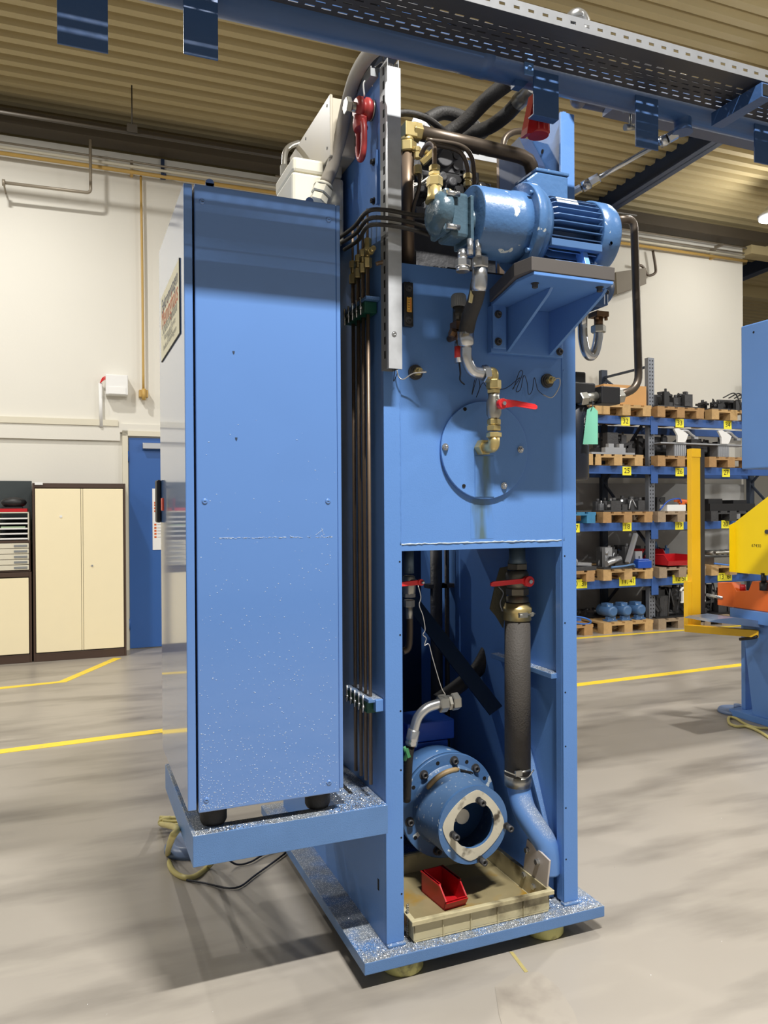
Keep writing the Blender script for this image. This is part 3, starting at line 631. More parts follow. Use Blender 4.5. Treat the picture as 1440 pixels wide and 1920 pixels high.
# ================================================================== THE PRESS
PY = 2.53
t = PRESS = thing('hydraulic_press', 'tall blue hydraulic press frame on a blue base plate', 'press', (1.43, 2.6, 0))
part('base_plate', MB().box(.924, 1.92, 2.47, 4.0, .058, .101), BLUED, t, bev=.003)
for x in (1.105, 1.706):
    for y in (2.57, 3.85):
        m = MB(); m.lathe((x, y, 0), (x, y, .058), [(0, .072), (.006, .077), (.045, .077), (.058, .07)], 28); part('levelling_foot', m, YFOOT, t)
def sideplate(x0, x1, top, holes):
    m = MB(); m.prism([(x0, PY+.012, .101), (x0, 3.95, .101), (x0, 3.95, 1.5), (x0, 3.5, 2.0), (x0, 3.5, 2.6), (x0, 3.15 if top else 2.95, 2.95), (x0, 3.15 if top else 2.86, 3.19), (x0, PY+.012, 3.19)], (x1-x0, 0, 0)); return m
part('side_plate', sideplate(1.03, 1.045, 1, 0), BLUE, t)
part('side_plate', sideplate(1.795, 1.81, 0, 0), BLUE, t)
pL = part('post_flange', MB().box(1.03, 1.097, PY, PY+.012, .112, 3.19), BLUE, t, bev=.002)
pR = part('post_flange', MB().box(1.776, 1.84, PY, PY+.012, .112, 3.18), BLUE, t, bev=.002)
m = MB(); m.box(1.083, 1.097, PY+.012, PY+.05, .11, 1.5); part('folded_edge', m, BLUE, t, bev=.002)
m = MB(); m.box(1.776, 1.786, PY+.012, PY+.05, .11, 1.5); part('folded_edge', m, BLUE, t, bev=.002)
m = MB()
for z in (1.46, 1.2, .93, .72, .48, .28): m.cyl((1.088, PY-.0006, z), (1.088, PY+.001, z), .0035, n=8); m.cyl((1.785, PY-.0006, z), (1.785, PY+.001, z), .0035, n=8)
part('screw_holes', m, HOLE, t, kind='stuff')
m = MB(); m.box(1.03, 1.1, PY-.012, PY+.02, .1005, .112); m.box(1.77, 1.84, PY-.012, PY+.02, .1005, .112); part('weld_seam', m, BLUED, t, bev=.004)
part('front_plate', MB().box(1.097, 1.776, PY+.003, PY+.012, 1.497, 2.52), BLUE, t)
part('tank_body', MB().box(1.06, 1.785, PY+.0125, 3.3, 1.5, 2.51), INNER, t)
m = MB(); P = []
for i in range(60): P.append((1.094+.68*i/59, PY+.002+random.uniform(-.001, .001), 1.522+random.uniform(-.0015, .0015)))
m.sweep([V(p) for p in P], [.0028+random.uniform(-.0008, .0008) for _ in P], 6); part('weld_seam', m, mat('bare_weld', (200, 214, 226), .35, .2, var=.3, vscale=60), t)
for x in (1.093, 1.782):
    m = MB(); P = [V(x+random.uniform(-.0012, .0012), PY+.001, 1.52+i*.0125) for i in range(54)]; m.sweep(P, [.0022+random.uniform(-.0007, .0007) for _ in P], 6); part('weld_seam', m, BLUE, t)
# oil stain down the plate
STN = overlay(mat('oil_stained_blue', (97, 143, 208), .34, var=.03), (62, 82, 52), 5, .40, .62)
# round inspection cover
m = MB(); m.lathe((1.43, PY+.002, 1.862), (1.43, PY-.012, 1.862), [(0, .181), (.012, .181), (.014, .179)], 72); cv = part('inspection_cover', m, BLUE, t)
for px, py in ((976, 843), (945, 911), (835, 838), (933, 766)):
    p = at(px, py, y=PY-.014); m = MB(); m.cyl(p+V(0, .002, 0), p-V(0, .002, 0), .013, n=16); m.hexn(p-V(0, .002, 0), p-V(0, .009, 0), .0105); m.ball(p-V(0, .009, 0), .0075, 10, 6); part('dome_nut', m, CHROME, cv)
for px, py in ((872, 767), (870, 911)):
    p = at(px, py, y=PY-.014); m = MB(); m.cyl(p-V(0, .0006, 0), p+V(0, .002, 0), .0068, n=14); part('bolt_hole', m, HOLE, cv)
m = MB(); m.box(1.385, 1.465, PY-.0144, PY-.0138, 1.69, 1.84); part('oil_stain', m, stainmat('stain_on_cover', -.005, .042, 0, 1, (88, 104, 66)), cv)
m = MB(); m.box(1.375, 1.47, PY+.0025, PY+.003, 1.535, 1.682); part('oil_stain', m, stainmat('stain_on_plate', -.01, .05, 0, 1, (84, 98, 62)), t)
# interior: back wall, ribs, braces
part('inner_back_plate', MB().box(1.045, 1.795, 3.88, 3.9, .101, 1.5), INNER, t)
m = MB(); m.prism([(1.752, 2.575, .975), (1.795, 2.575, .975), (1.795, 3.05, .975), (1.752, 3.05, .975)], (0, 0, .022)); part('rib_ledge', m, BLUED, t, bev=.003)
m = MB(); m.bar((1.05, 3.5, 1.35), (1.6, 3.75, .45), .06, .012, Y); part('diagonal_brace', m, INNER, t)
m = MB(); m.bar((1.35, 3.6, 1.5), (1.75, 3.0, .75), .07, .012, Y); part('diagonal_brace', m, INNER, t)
a, b = at(987, 1400, y=2.80), at(1029, 1562, y=2.66); m = MB(); m.bar(a, b, .028, .02, Y); part('gusset_edge', m, BLUED, t, bev=.003)
m = MB(); m.prism([(1.735, 2.6, .102), (1.776, 2.6, .102), (1.776, 2.6, .31), (1.765, 2.6, .33), (1.735, 2.6, .28)], (0, .012, 0)); part('gusset_plate', m, BLUE, t, bev=.002)
# cabinet shelf welded on the left of the post
SY0, SY1 = 2.51, 3.27
m = MB(); sh = None
m.box(.36, 1.029, SY0, SY0+.008, .512, .612); m.box(.36, .368, SY0+.008, SY1, .512, .612); m.box(1.0, 1.029, SY0+.008, SY1, .512, .604)
m.box(.368, 1.0, SY1-.008, SY1, .512, .612); m.box(.368, 1.0, SY0+.008, SY0+.075, .604, .612); m.box(.368, .43, SY0+.075, SY1-.008, .604, .612); m.box(.90, 1.0, SY0+.075, SY1-.008, .604, .612); m.box(1.0, 1.029, SY0+.008, SY1, .6045, .612)
m.box(.43, .90, SY1-.08, SY1-.008, .604, .612)
part('cabinet_shelf', m, BLUED, t, bev=.0015)
m = MB(); m.box(.94, .955, 2.66, 2.86, .6122, .6128); part('shelf_slot', m, HOLE, t)
part('plate_slot', MB().box(1.0285, 1.0302, 2.60, 2.612, .27, .31), HOLE, t)
# holes and bolts on upper side plate
for px, py in ((701, 304), (701, 377)):
    p = at(px, py, x=1.03); m = MB(); bolt(m, p, -X, .009, .012); part('plate_screw', m, BLACK, t)
p = at(709, 330, x=1.028); part('edge_strip', MB().box(1.02, 1.03, p.y-.006, p.y+.008, at(710, 383, x=1.03).z, at(710, 282, x=1.03).z), BLUE, t)
p = at(1017, 284, x=1.793); m = MB(); m.cyl(p, p-V(.001, 0, 0), .009, n=14); part('plate_hole', m, HOLE, t)
m = MB(); m.prism([at(996, 262, x=1.79), at(1022, 312, x=1.79), at(1022, 350, x=1.79), at(960, 372, x=1.79), at(958, 300, x=1.79)], (-.06, 0, 0)); part('corner_gusset', m, NAVY, t)
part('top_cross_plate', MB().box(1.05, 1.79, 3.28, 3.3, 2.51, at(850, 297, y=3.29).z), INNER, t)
# metal chips lying on base and shelf
m = MB(); R = random.Random(3)
def chips(n, fx, fy, z):
    for _ in range(n):
        x, y = fx(), fy(); s_ = R.uniform(.0008, .0022); a = R.uniform(0, 6.3); q = V(math.cos(a)*s_*1.6, math.sin(a)*s_*1.6, 0); r_ = V(-q.y*.4, q.x*.4, R.uniform(.0003, .0012))
        m.add([V(x, y, z)+q, V(x, y, z)-q, V(x, y, z)+r_+V(0, 0, .001), V(x, y, z)-r_+V(0, 0, .0018)], [(0, 2, 3), (1, 3, 2), (0, 3, 1), (0, 1, 2)])
g = lambda a, b: (lambda: min(b, max(a, R.gauss((a+b)/2, (b-a)/3))))
chips(2200, lambda: R.uniform(.93, 1.915), lambda: 2.472+abs(R.gauss(0, .035)), .1012)
chips(900, g(.94, 1.12), lambda: 2.472+abs(R.gauss(0, .12)), .1012)
chips(900, g(1.74, 1.9), lambda: 2.472+abs(R.gauss(0, .1)), .1012)
chips(1600, lambda: R.uniform(.86, 1.02), lambda: 2.52+abs(R.gauss(0, .14)), .6125)
chips(500, lambda: R.uniform(.37, .5), lambda: 2.515+abs(R.gauss(0, .02)), .6125); chips(500, lambda: R.uniform(.4, .95), lambda: R.uniform(2.512, 2.55), .6125)
chips(500, lambda: R.uniform(1.755, 1.79), lambda: R.uniform(2.58, 2.95), .9975)
part('metal_chips', m, mat('bright_chips', (228, 230, 232), .2, .9, var=0), t, kind='stuff')

# ---- switch cabinet
CZ0, CZ1 = .68, 2.685
t = thing('switch_cabinet', 'tall blue electrical cabinet standing on the shelf of the press', 'cabinet', (.6, 2.86, .612))
part('cabinet_body', MB().box(.378, .848, 2.531, 3.22, CZ0+.01, CZ1-.01), BLACK, t)
part('end_panel', MB().box(.379, .853, 2.515, 2.5305, CZ0, CZ1), BLUE2, t, bev=.004)
part('top_panel', MB().box(.379, .85, 2.5305, 3.22, CZ1-.012, CZ1-.002), BLUE2, t, bev=.002)
part('corner_strip', MB().box(.8535, .868, 2.5165, 2.545, CZ0+.012, CZ1-.0), BLUE2, t, bev=.003)
part('back_panel', MB().box(.85, .864, 2.5455, 3.22, CZ0+.012, CZ1-.004), BLACK, t, bev=.003)
dr = part('cabinet_door', MB().box(.345, .372, 2.512, 3.225, CZ0+.012, CZ1-.004), BLUE2, t, bev=.003)
p = at(301, 940, x=.345); m = MB(); m.box(.327, .345, p.y-.035, p.y+.035, p.z-.085, p.z+.085); part('door_handle', m, BLACK, dr, bev=.006)
m = MB(); q = at(305, 945, x=.327); m.box(.322, .329, q.y-.03, q.y+.012, q.z-.025, q.z+.022); part('handle_lock', m, mat('orange_red_plastic', (235, 84, 60), .4), dr, bev=.002)
a, b = at(337, 484, x=.3445), at(303, 553, x=.3445); z1, z0 = a.z, at(338.5, 623, x=.3445).z
m = MB(); m.box(.3418, .345, a.y, b.y, z0, z1); m.cm = 1; m.box(.3415, .345, a.y-.004, a.y, z0-.004, z1); m.box(.3415, .345, a.y, b.y, z0-.004, z0); m.cm = 1
H = z1-z0; cy = (a.y+b.y)/2
def fit(txt, k, h, tgt):
    n0 = len(m.v); m.text(txt, (.3412, cy, z1-k*H), -Y, Z, h, 'CENTER'); ys = [p.y for p in m.v[n0:]]; sc = tgt*(b.y-a.y)/max(1e-6, max(ys)-min(ys))
    for p in m.v[n0:]: p.y = cy+(p.y-cy)*sc
m.cm = 4; fit('Elektromontagen', .19, .075, .86); m.cm = 2; fit('Meininghaus', .40, .1, .88); m.cm = 3; fit('Schaltschrankbau', .57, .06, .8)
fit('Wartung und Service', .72, .034, .62); fit('Telefon', .79, .03, .3); fit('Industrieanlagen', .86, .032, .7)
part('company_plate', m, [mat('cream_plate', (248, 244, 214), .5, var=.02), INK, mat('orange_ink', (222, 120, 84), .6, var=0), mat('pale_grey_ink', (176, 178, 172), .6, var=0), mat('grey_blue_ink', (112, 118, 140), .6, var=0)], dr, label='cream company plate with red and grey lettering')
for px, py in ((379, 378), (616, 412), (384, 940), (615, 940), (387, 1500), (617, 1467)):
    p = at(px, py, y=2.515); m = MB(); m.lathe(p, p-V(0, .003, 0), [(0, .0095), (.002, .009), (.0035, .006)], 16); m.cm = 1; m.box(p.x-.004, p.x+.004, p.y-.0042, p.y-.0035, p.z-.0008, p.z+.0008); part('panel_screw', m, [BLUE2, INK], t)
for px, py in ((438, 660), (443, 822)):
    p = at(px, py, y=2.5149); m = MB(); m.prism([p+V(-.004, 0, .003), p+V(.004, 0, .003), p+V(.003, 0, -.004), p+V(0, 0, -.008), p+V(-.003, 0, -.003)], (0, -.0008, 0)); part('paint_chip', m, mat('bare_spot', (40, 56, 78), .5), t)
m = MB(); R = random.Random(8)
for i in range(90):
    px = R.uniform(408, 470) if i % 3 == 0 else R.uniform(470, 622); p = at(px, 1009-.012*(px-408)+R.uniform(-1.2, 1.2), y=2.5149); s_ = R.uniform(.0015, .005); m.box(p.x-s_, p.x+s_, 2.5141, 2.5149, p.z-.0005, p.z+.0005)
for (qa, qb) in (((592, 1003), (606, 992)), ((603, 990), (606, 999))): m.bar(at(*qa, y=2.5147), at(*qb, y=2.5147), .0008, .0012, Y)
part('scratch_marks', m, mat('bright_flecks', (190, 208, 232)), t, kind='stuff')
for x, y in ((.44, 2.6), (.80, 2.6), (.44, 3.1), (.80, 3.1)):
    m = MB(); m.lathe((x, y, .6125), (x, y, CZ0+.008), [(0, .038), (.012, .044), (.05, .044), (.074, .036)], 26); part('rubber_foot', m, DARK, t)
m = MB(); R = random.Random(4)
for i in range(900):
    k = R.random()**1.6; x = .385+.46*R.random()**(1.7 if k < .3 else 1); z = .69+1.3*k*R.random(); s_ = R.uniform(.0006, .0019)
    m.box(x-s_, x+s_, 2.5142, 2.5149, z-s_*.5, z+s_*.5)
part('dust_flecks', m, mat('bright_flecks', (190, 208, 232), .3, .3, var=0), t, kind='stuff')
for px, py in ((393, 342), (580, 376)):
    p = at(px, py, y=2.58); m = MB(); m.box(p.x-.014, p.x+.014, 2.575, 2.583, CZ1-.003, p.z-.004); m.cyl((p.x, 2.575, p.z-.004), (p.x, 2.583, p.z-.004), .014, n=16); part('lifting_lug', m, BLUE2, t)
m = MB()
for i in range(4): m.cyl((.53+.05*i, 2.7, .62), (.55+.05*i, 2.72, .69), .016, n=10)
m.box(.5, .74, 2.8, 2.95, .6125, .675); part('cable_glands', m, STEEL, t)
m = MB(); m.box(.862, 1.026, 3.30, 3.38, .615, 3.0); solo('rear_light_block', m, BLACK, 'black upright panel added to darken the gap between cabinet and press', 'light block', (.94, 3.34, .615))  # added panel, mostly hidden, keeps light out of the gap from behind
# ---- junction boxes on top
p0 = at(548, 360, y=2.88); p1 = at(645, 320, y=2.88); zt = at(548, 290, y=2.88).z
t = thing('junction_box', 'cream ribbed plastic junction box on top of the cabinet', 'box', ((p0.x+p1.x)/2, 2.95, CZ1))
m = MB(); m.box(p0.x, p1.x, 2.88, 3.16, CZ1-.001, zt-.06); part('box_base', m, CREAM, t, bev=.012)
m = MB(); m.box(p0.x+.004, p1.x-.004, 2.884, 3.156, zt-.058, zt); part('box_lid', m, CREAM, t, bev=.012)
m = MB()
for i in range(5):
    for j in range(3):
        c = V(p0.x+.035+.036*i, 2.8775, CZ1+.02+.045*j+.02)
        if (i+j) % 2: m.ringplate(c, Y, .009, .013, .003, 20)
        else: m.ringplate(c, Y, .005, .007, .003, 16)
for a in (.02, .19): m.box(p0.x+a-.002, p0.x+a+.008, 2.876, 2.88, CZ1+.03, CZ1+.06); m.box(p0.x+a-.002, p0.x+a+.008, 2.876, 2.88, CZ1+.09, CZ1+.12)
part('knockouts', m, CREAM, t)
gp = at(606, 357, y=2.835); m = MB(); m.hexn(gp+V(-.022, .0, -.05), gp+V(-.012, -.0, -.022), .034); m.hexn(gp+V(-.012, 0, -.02), gp+V(.0, 0, .01), .04); m.lathe(gp+V(.0, 0, .01), gp+V(.008, 0, .04), [(0, .038), (.012, .034), (.016, .027)], 20); part('cable_gland', m, CREAM, t)
cp = [at(610, 345, y=2.83), at(625, 308, y=2.82), at(638, 258, y=2.8), at(650, 200, y=2.75), at(666, 145, y=2.65), at(690, 104, y=2.5), at(722, 78, y=2.38)]
m = MB(); m.tube(cp, .0245, 16); solo('cable_conduit', m, GREYH, 'grey conduit curving up from the cream box to the gantry', 'conduit', cp[0])
a = at(617, 181, y=2.8); b = at(616, 289, y=2.8); x1 = 1.029
t = thing('terminal_box', 'beige steel terminal box behind the red shackle', 'box', (.98, 2.9, b.z))
m = MB(); m.box(a.x+.012, x1, 2.80, 3.35, b.z, a.z); part('box_body', m, BOXG, t, bev=.003)
m = MB(); m.box(a.x-.0, a.x+.0115, 2.79, 3.36, b.z-.008, a.z+.006); part('box_lid', m, BOXG, t, bev=.003)
m = MB()
for px, py in ((613, 198), (573, 260), (613, 278)): q = at(px, py, x=a.x-.0005); m.cyl(q, q-V(.001, 0, 0), .006, n=10)
part('lid_screw', m, IRON, t)
P = [at(560, 268, y=3.3), at(543, 275, y=3.25), at(534, 290, y=3.2), at(533, 330, y=3.15), at(532, 345, y=3.15)]
m = MB(); m.tube(P, .012, 10); m.hexn(P[3]+V(0, 0, .045), P[3]+V(0, 0, .0), .018); m.hexn(P[4], P[4]+V(0, 0, -.04), .018); solo('flexible_conduit', m, STEEL, 'small steel conduit bent into the beige terminal box', 'conduit', P[4])
# ---- red shackle
t = thing('lifting_shackle', 'red swivel lifting shackle bolted high on the side plate', 'shackle', at(680, 230, x=1.0))
c = at(684, 205, x=1.0); m = MB(); m.cyl(V(1.03, c.y, c.z), V(.93, c.y, c.z), .017); m.hexn(V(.945, c.y, c.z), V(.925, c.y, c.z), .03); m.cyl(V(1.029, c.y, c.z), V(1.022, c.y, c.z), .036); part('bolt', m, STEEL, t)
m = MB(); m.lathe((1.022, c.y, c.z), (.95, c.y, c.z), [(0, .034), (.01, .04), (.022, .04), (.026, .03), (.034, .03), (.038, .04), (.05, .04), (.06, .03)], 28); m.tube([(.985, c.y, c.z-.03), (.982, c.y+.004, c.z-.055), (.985, c.y, c.z-.075)], .026, 12); part('swivel_body', m, REDS, t)
m = MB(); zc0 = c.z-.083; P = []
for i in range(24):
    a_ = 2*math.pi*i/24; P.append(V(.985, c.y+.03*math.cos(a_), zc0-.03+.056*math.sin(a_)+(.012 if math.sin(a_) > 0 else -.012)))
m.sweep(P+[P[0], P[1]], [.0115]*26, 10, caps=False); part('ring', m, REDS, t)
# ---- cable duct
xl, xr = at(727, 400, y=2.455).x, at(752, 400, y=2.455).x; z0, z1 = at(722, 690, y=2.455).z, at(752, 129, y=2.455).z
t = thing('cable_duct', 'bright galvanized cable duct standing against the left post', 'duct', (xl, 2.5, z0))
m = MB(); m.box(xl, xr, 2.453, 2.457, z0, z1); m.box(xl, xl+.002, 2.457, 2.47, z0, z1); m.box(xr-.002, xr, 2.457, 2.47, z0, z1); part('duct_cover', m, GALV, t, label='bright galvanized duct cover')
m = MB(); bolt(m, at(739, 626, y=2.453), -Y, .006, .004); part('cover_screw', m, CHROME, t)
m = MB(); m.box(xl+.003, xl+.006, 2.46, 2.528, z0+.003, z1+.03); m.box(xr-.006, xr-.003, 2.46, 2.528, z0+.003, z1+.03); m.box(xl+.006, xr-.006, 2.525, 2.528, z0+.003, z1+.03); du = part('duct_channel', m, GREYP, t)
m = MB()
for i in range(22): z = z0+.04+i*.049; m.box(xl+.0015, xl+.0032, 2.488, 2.498, z, z+.026)
part('duct_slots', m, HOLE, du, kind='stuff')
m = MB(); R = random.Random(5)
for i in range(6): m.tube([(xl+.012+.006*i, 2.49+.004*(i % 2), z1-.1), (xl+.01+.006*i, 2.5, z1+.03), (xl+.0+.006*i, 2.56, z1+.05)], .0035, 6)
part('cables', m, BLACK, t)
a, b = at(712, 118, x=1.02), at(668, 182, x=1.02)
t = thing('side_cable_duct', 'thin grey duct strapped along the top edge of the left plate', 'duct', a)
m = MB(); m.box(1.0, 1.03, 2.56, b.y+.1, a.z-.028, a.z); m.box(1.0, 1.004, 2.56, b.y+.1, a.z-.001, a.z+.006); part('duct_channel', m, GREYP, t)
m = MB(); q = at(684, 160, x=1.0); m.tube([(.998, q.y, q.z-.04), (.996, q.y, q.z+.01), (1.02, q.y, q.z+.018), (1.034, q.y, q.z-.0)], .003, 6); part('cable_tie', m, WHITE, t)

# ---- four tan tubes down the left side
TX = 1.0; clz = (at(712, 548, x=1.0).z-.01, at(712, 1324, x=1.0).z)
for i, (px, pb, nm_) in enumerate(((692, 1470, 'first brown steel tube from the left post, with tall brass fitting'), (683, 1440, 'second brown steel tube from the left post'), (674, 1400, 'third brown steel tube from the left post'), (664, 1370, 'fourth brown steel tube, farthest from the left post'))):
    y = at(px, 900, x=TX).y; zt_ = 2.52-.005*i; t = thing('steel_tube', nm_, 'tube', (TX, y, .66), 'steel tubes on the left side of the press')
    m = MB(); m.cyl((TX, y, .66), (TX, y, zt_), .0068, n=12); part('tube_run', m, TUBE, t)
    m = MB(); r_ = .013; m.hexn((TX, y, zt_-.01), (TX, y, zt_+.025), r_+.002); m.lathe((TX, y, zt_+.025), (TX, y, zt_+.06), [(0, .008), (.02, .01), (.035, .01)], 12); m.hexn((TX, y, zt_+.05), (TX, y, zt_+.075+.02*(i == 0)), r_)
    if i == 0: m.cyl((TX, y, zt_+.04), (TX, y-.06, zt_+.042), .009); m.hexn((TX, y-.02, zt_+.041), (TX, y-.035, zt_+.041), .014)
    part('union_fitting', m, BRASS, t)
    m = MB(); m.cyl((TX, y, zt_+.07), (TX, y, zt_+.2), .0045, n=10); part('thin_tube', m, TUBE, t)
m = MB(); m.tube([at(705, 495, x=1.0), at(716, 492, x=1.02), at(722, 492, x=1.03)], .0075, 8); solo('short_tube', m, TUBE, 'short grey tube running from the fittings behind the duct', 'tube', at(705, 495, x=1.0))
for z, nm_ in ((clz[0], 'upper green clamp holding the four tubes'), (clz[1], 'lower green clamp holding the four tubes')):
    t = thing('tube_clamp', nm_, 'clamp', (TX, 2.7, z)); 
    m = MB(); m.box(.975, 1.029, 2.552, 2.80, z+.002, z+.014); part('rail', m, BLUED, t, bev=.002)
    m = MB(); m.box(.978, 1.025, 2.575, 2.783, z-.04, z+.001); part('clamp_body', m, GREENC, t, bev=.003)
    m = MB()
    for k in range(5): m.cyl((.9775, 2.595+k*.043, z-.02), (.965, 2.595+k*.043, z-.02), .006, n=10); m.cyl((.974, 2.605+k*.043, z-.042), (.974, 2.605+k*.043, z+.02), .004, n=8)
    part('clamp_screws', m, CHROME, t)
m = MB(); m.box(1.0, 1.029, 2.545, 2.57, clz[1]-.03, clz[1]+.012); solo('tube_bracket', m, BLUE, 'small blue bracket beside the lower green clamp', 'bracket', (1.01, 2.55, clz[1]), bev=.002)
for i, (pa, pb, pc, y1) in enumerate(((446, 400, 404, 2.9), (455, 415, 428, 2.9), (468, 428, 441, 2.9))):
    P = [at(636+5*i, pa, y=2.78), at(664+4*i, (pa+pb)/2+2, y=2.6), at(690, pb-4, y=2.44), at(725, pb-6, y=2.43), at(770, pb+2, y=2.42), at(806, pc, y=2.40)]
    m = MB(); m.tube(P, .0075, 10); solo('black_hydraulic_tube', m, DARK, ('upper', 'middle', 'lower')[i]+' of the three dark tubes crossing in front of the duct', 'tube', P[0], 'dark tubes crossing the duct')
# ---- level gauge
a, b = at(757, 528, y=2.515), at(775, 613, y=2.515); t = thing('oil_level_gauge', 'black oil level gauge with amber window beside the duct', 'gauge', ((a.x+b.x)/2, PY, b.z))
cx = (a.x+b.x)/2; m = MB(); m.box(a.x, b.x, 2.512, PY+.002, b.z, a.z); part('gauge_body', m, BLACK, t, bev=.003)
m = MB(); m.box(cx-.009, cx+.009, 2.507, 2.5119, b.z+.05, a.z-.055); part('gauge_window', m, AMBER, t)
m = MB()
for i in range(12): m.box(cx-.006, cx+.002, 2.5065, 2.507, b.z+.055+i*.009, b.z+.0563+i*.009)
m.cm = 1; m.box(cx+.004, cx+.006, 2.5065, 2.507, b.z+.055, a.z-.06); part('gauge_scale', m, [INK, REDINK], t)
for z in (b.z+.022, a.z-.022): m = MB(); bolt(m, (cx, 2.512, z), -Y, .009, .006); part('gauge_screw', m, IRON, t)
# ---- breather / filter with tag
c = at(860, 565, y=2.46); t = thing('pressure_switch', 'grey capped pressure switch left of the wrapped hose', 'switch', (c.x, 2.46, c.z-.2))
zt_ = at(860, 552, y=2.46).z; zb = at(860, 604, y=2.46).z
m = MB(); n_ = 36; vs = []
m.lathe((c.x, 2.46, zt_-.045), (c.x, 2.46, zt_), [(0, .0255), (.04, .0255), (.045, .022)], 36)
for i in range(24): a_ = 2*math.pi*i/24; m.box(c.x+.0255*math.cos(a_)-.001, c.x+.0255*math.cos(a_)+.001, 2.46+.0255*math.sin(a_)-.001, 2.46+.0255*math.sin(a_)+.001, zt_-.044, zt_-.006)
part('cap', m, GREYP, t)
m = MB(); m.cyl((c.x, 2.46, zb), (c.x, 2.46, zt_-.045), .0215); part('clear_housing', m, mat('smoked_housing', (62, 60, 56), .2, var=.1), t)
m = MB(); m.box(c.x-.02, c.x+.03, 2.44, 2.49, zb-.03, zb); m.cyl((c.x-.02, 2.45, zb-.05), (c.x+.02, 2.45, zb-.05), .018); m.hexn((c.x-.04, 2.45, zb-.04), (c.x-.02, 2.45, zb-.045), .016); m.cyl((c.x, 2.46, zb-.12), (c.x, 2.46, zb-.06), .01); m.cyl((c.x, 2.46, zb-.045), (c.x, PY+.003, zb-.045), .012); part('valve_body', m, mat('bronze_valve', (120, 92, 66), .4, .6, var=.25, vscale=40), t)
m = MB(); m.cyl((c.x, 2.458, zb-.145), (c.x, 2.458, zb-.07), .0165); part('sensor_body', m, CHROME, t)
m = MB(); m.lathe((c.x, 2.458, zb-.128), (c.x, 2.458, zb-.088), [(0, .0172), (.04, .0172)], 20); part('sensor_label', m, mat('red_label', (222, 60, 56), .5), t)
m = MB(); P = [V(c.x, 2.458, zb-.145), V(c.x+.005, 2.46, zb-.18), V(c.x+.02, 2.49, zb-.2), V(c.x+.05, 2.515, zb-.21)]; m.tube(P, .003, 6); part('cable', m, WIREB, t)
# ---- wrapped suction hose from bell housing down to the valve
t = thing('wrapped_hose', 'black wrapped hose with silver elbow below the motor housing', 'hose', at(890, 600, y=2.35))
hp = [at(900, 489, y=2.25), at(899, 530, y=2.26), at(892, 560, y=2.31), at(880, 595, y=2.37), at(873, 627, y=2.40)]
m = MB(); m.hexn(hp[0]+V(0, 0, .012), hp[0]-V(0, 0, .025), .028, .3); m.lathe(hp[0]-V(0, 0, .022), hp[1], [(0, .0245), (.03, .026), (.06, .026), (.075, .023)], 24); part('upper_ferrule', m, CHROME, t)
m = MB(); m.tube([hp[1]+V(0, 0, .01)]+hp[2:], .027, 18, 8)
part('hose_wrap', m, DARK, t)
m = MB(); q = at(885, 549, y=2.285); m.obox(q, (.2, 0, 1), (1, 0, -.2), Y, .034, .006, .002); part('hose_tag', m, mat('yellowed_tag', (212, 200, 150), .5), t, label='small cream hose tag')
e = [hp[4], at(874, 650, y=2.41), at(875, 672, y=2.415), at(886, 695, y=2.42), at(905, 701, y=2.42), at(916, 700, y=2.42)]
m = MB(); m.lathe(hp[4]+V(0, 0, .002), e[1], [(-.01, .0295), (.035, .0285), (.042, .023)], 24); m.tube(e[1:5], .0205, 16, 8); m.hexn(e[4], e[5], .031, .5); part('elbow', m, CHROME, t)
# ---- brass ball valve column
x0 = at(930, 700, y=2.42).x; BV = thing('ball_valve', 'brass ball valve with long red lever above the round cover', 'valve', (x0, 2.42, 1.9)); t = BV
zz = lambda py: at(928, py, y=2.42).z
c = V(x0-.0, 2.42, 0); yy = 2.42
xv = at(926, 760, y=yy).x
m = MB(); m.bent([at(914, 699, y=yy), V(xv, yy, zz(697)), V(xv, yy, zz(722))], .018, .02, 16); m.hexn((xv, yy, zz(730)), (xv, yy, zz(712)), .0265); m.hexn((xv, yy, zz(738)), (xv, yy, zz(731)), .025, .5); part('upper_union', m, BRASS, t)
m = MB(); m.lathe((xv, yy, zz(786)), (xv, yy, zz(738)), [(0, .018), (.006, .022), (.02, .027), (.06, .027), (.078, .02), (.09, .02)], 20); m.cyl((xv, yy, zz(756)), (xv+.01, yy-.05, zz(756)), .012); part('valve_body', m, STEEL, t)
m = MB(); m.hexn((xv, yy, zz(797)), (xv, yy, zz(786)), .024); m.hexn((xv, yy, zz(808)), (xv, yy, zz(798)), .027, .5); m.hexn((xv, yy, zz(820)), (xv, yy, zz(811)), .027); m.bent([V(xv, yy, zz(818)), V(xv, yy, zz(838)), V(xv-.0, PY-.03, zz(836))], .021, .025, 16); m.hexn((xv, PY-.055, zz(836)), (xv, PY-.013, zz(836)), .03); part('lower_elbow', m, BRASS, t)
l0 = at(942, 757, y=2.365); l1 = at(1008, 763, y=2.34)
m = MB(); m.cyl(l0+V(0, .014, 0), l0-V(0, .008, 0), .018, n=20); m.prism([l0+V(.005, -.004, .017), l0+V(.05, -.01, .013), l1+V(-.01, 0, .010), l1+V(0, 0, .004), l1+V(0, 0, -.006), l1+V(-.01, 0, -.009), l0+V(.05, -.01, -.008), l0+V(.005, -.004, -.016)], (0, .008, 0)); part('lever', m, RED, t, bev=.002)
m = MB(); m.hexn(l0-V(0, .008, 0), l0-V(0, .017, 0), .0075); part('lever_nut', m, CHROME, t)
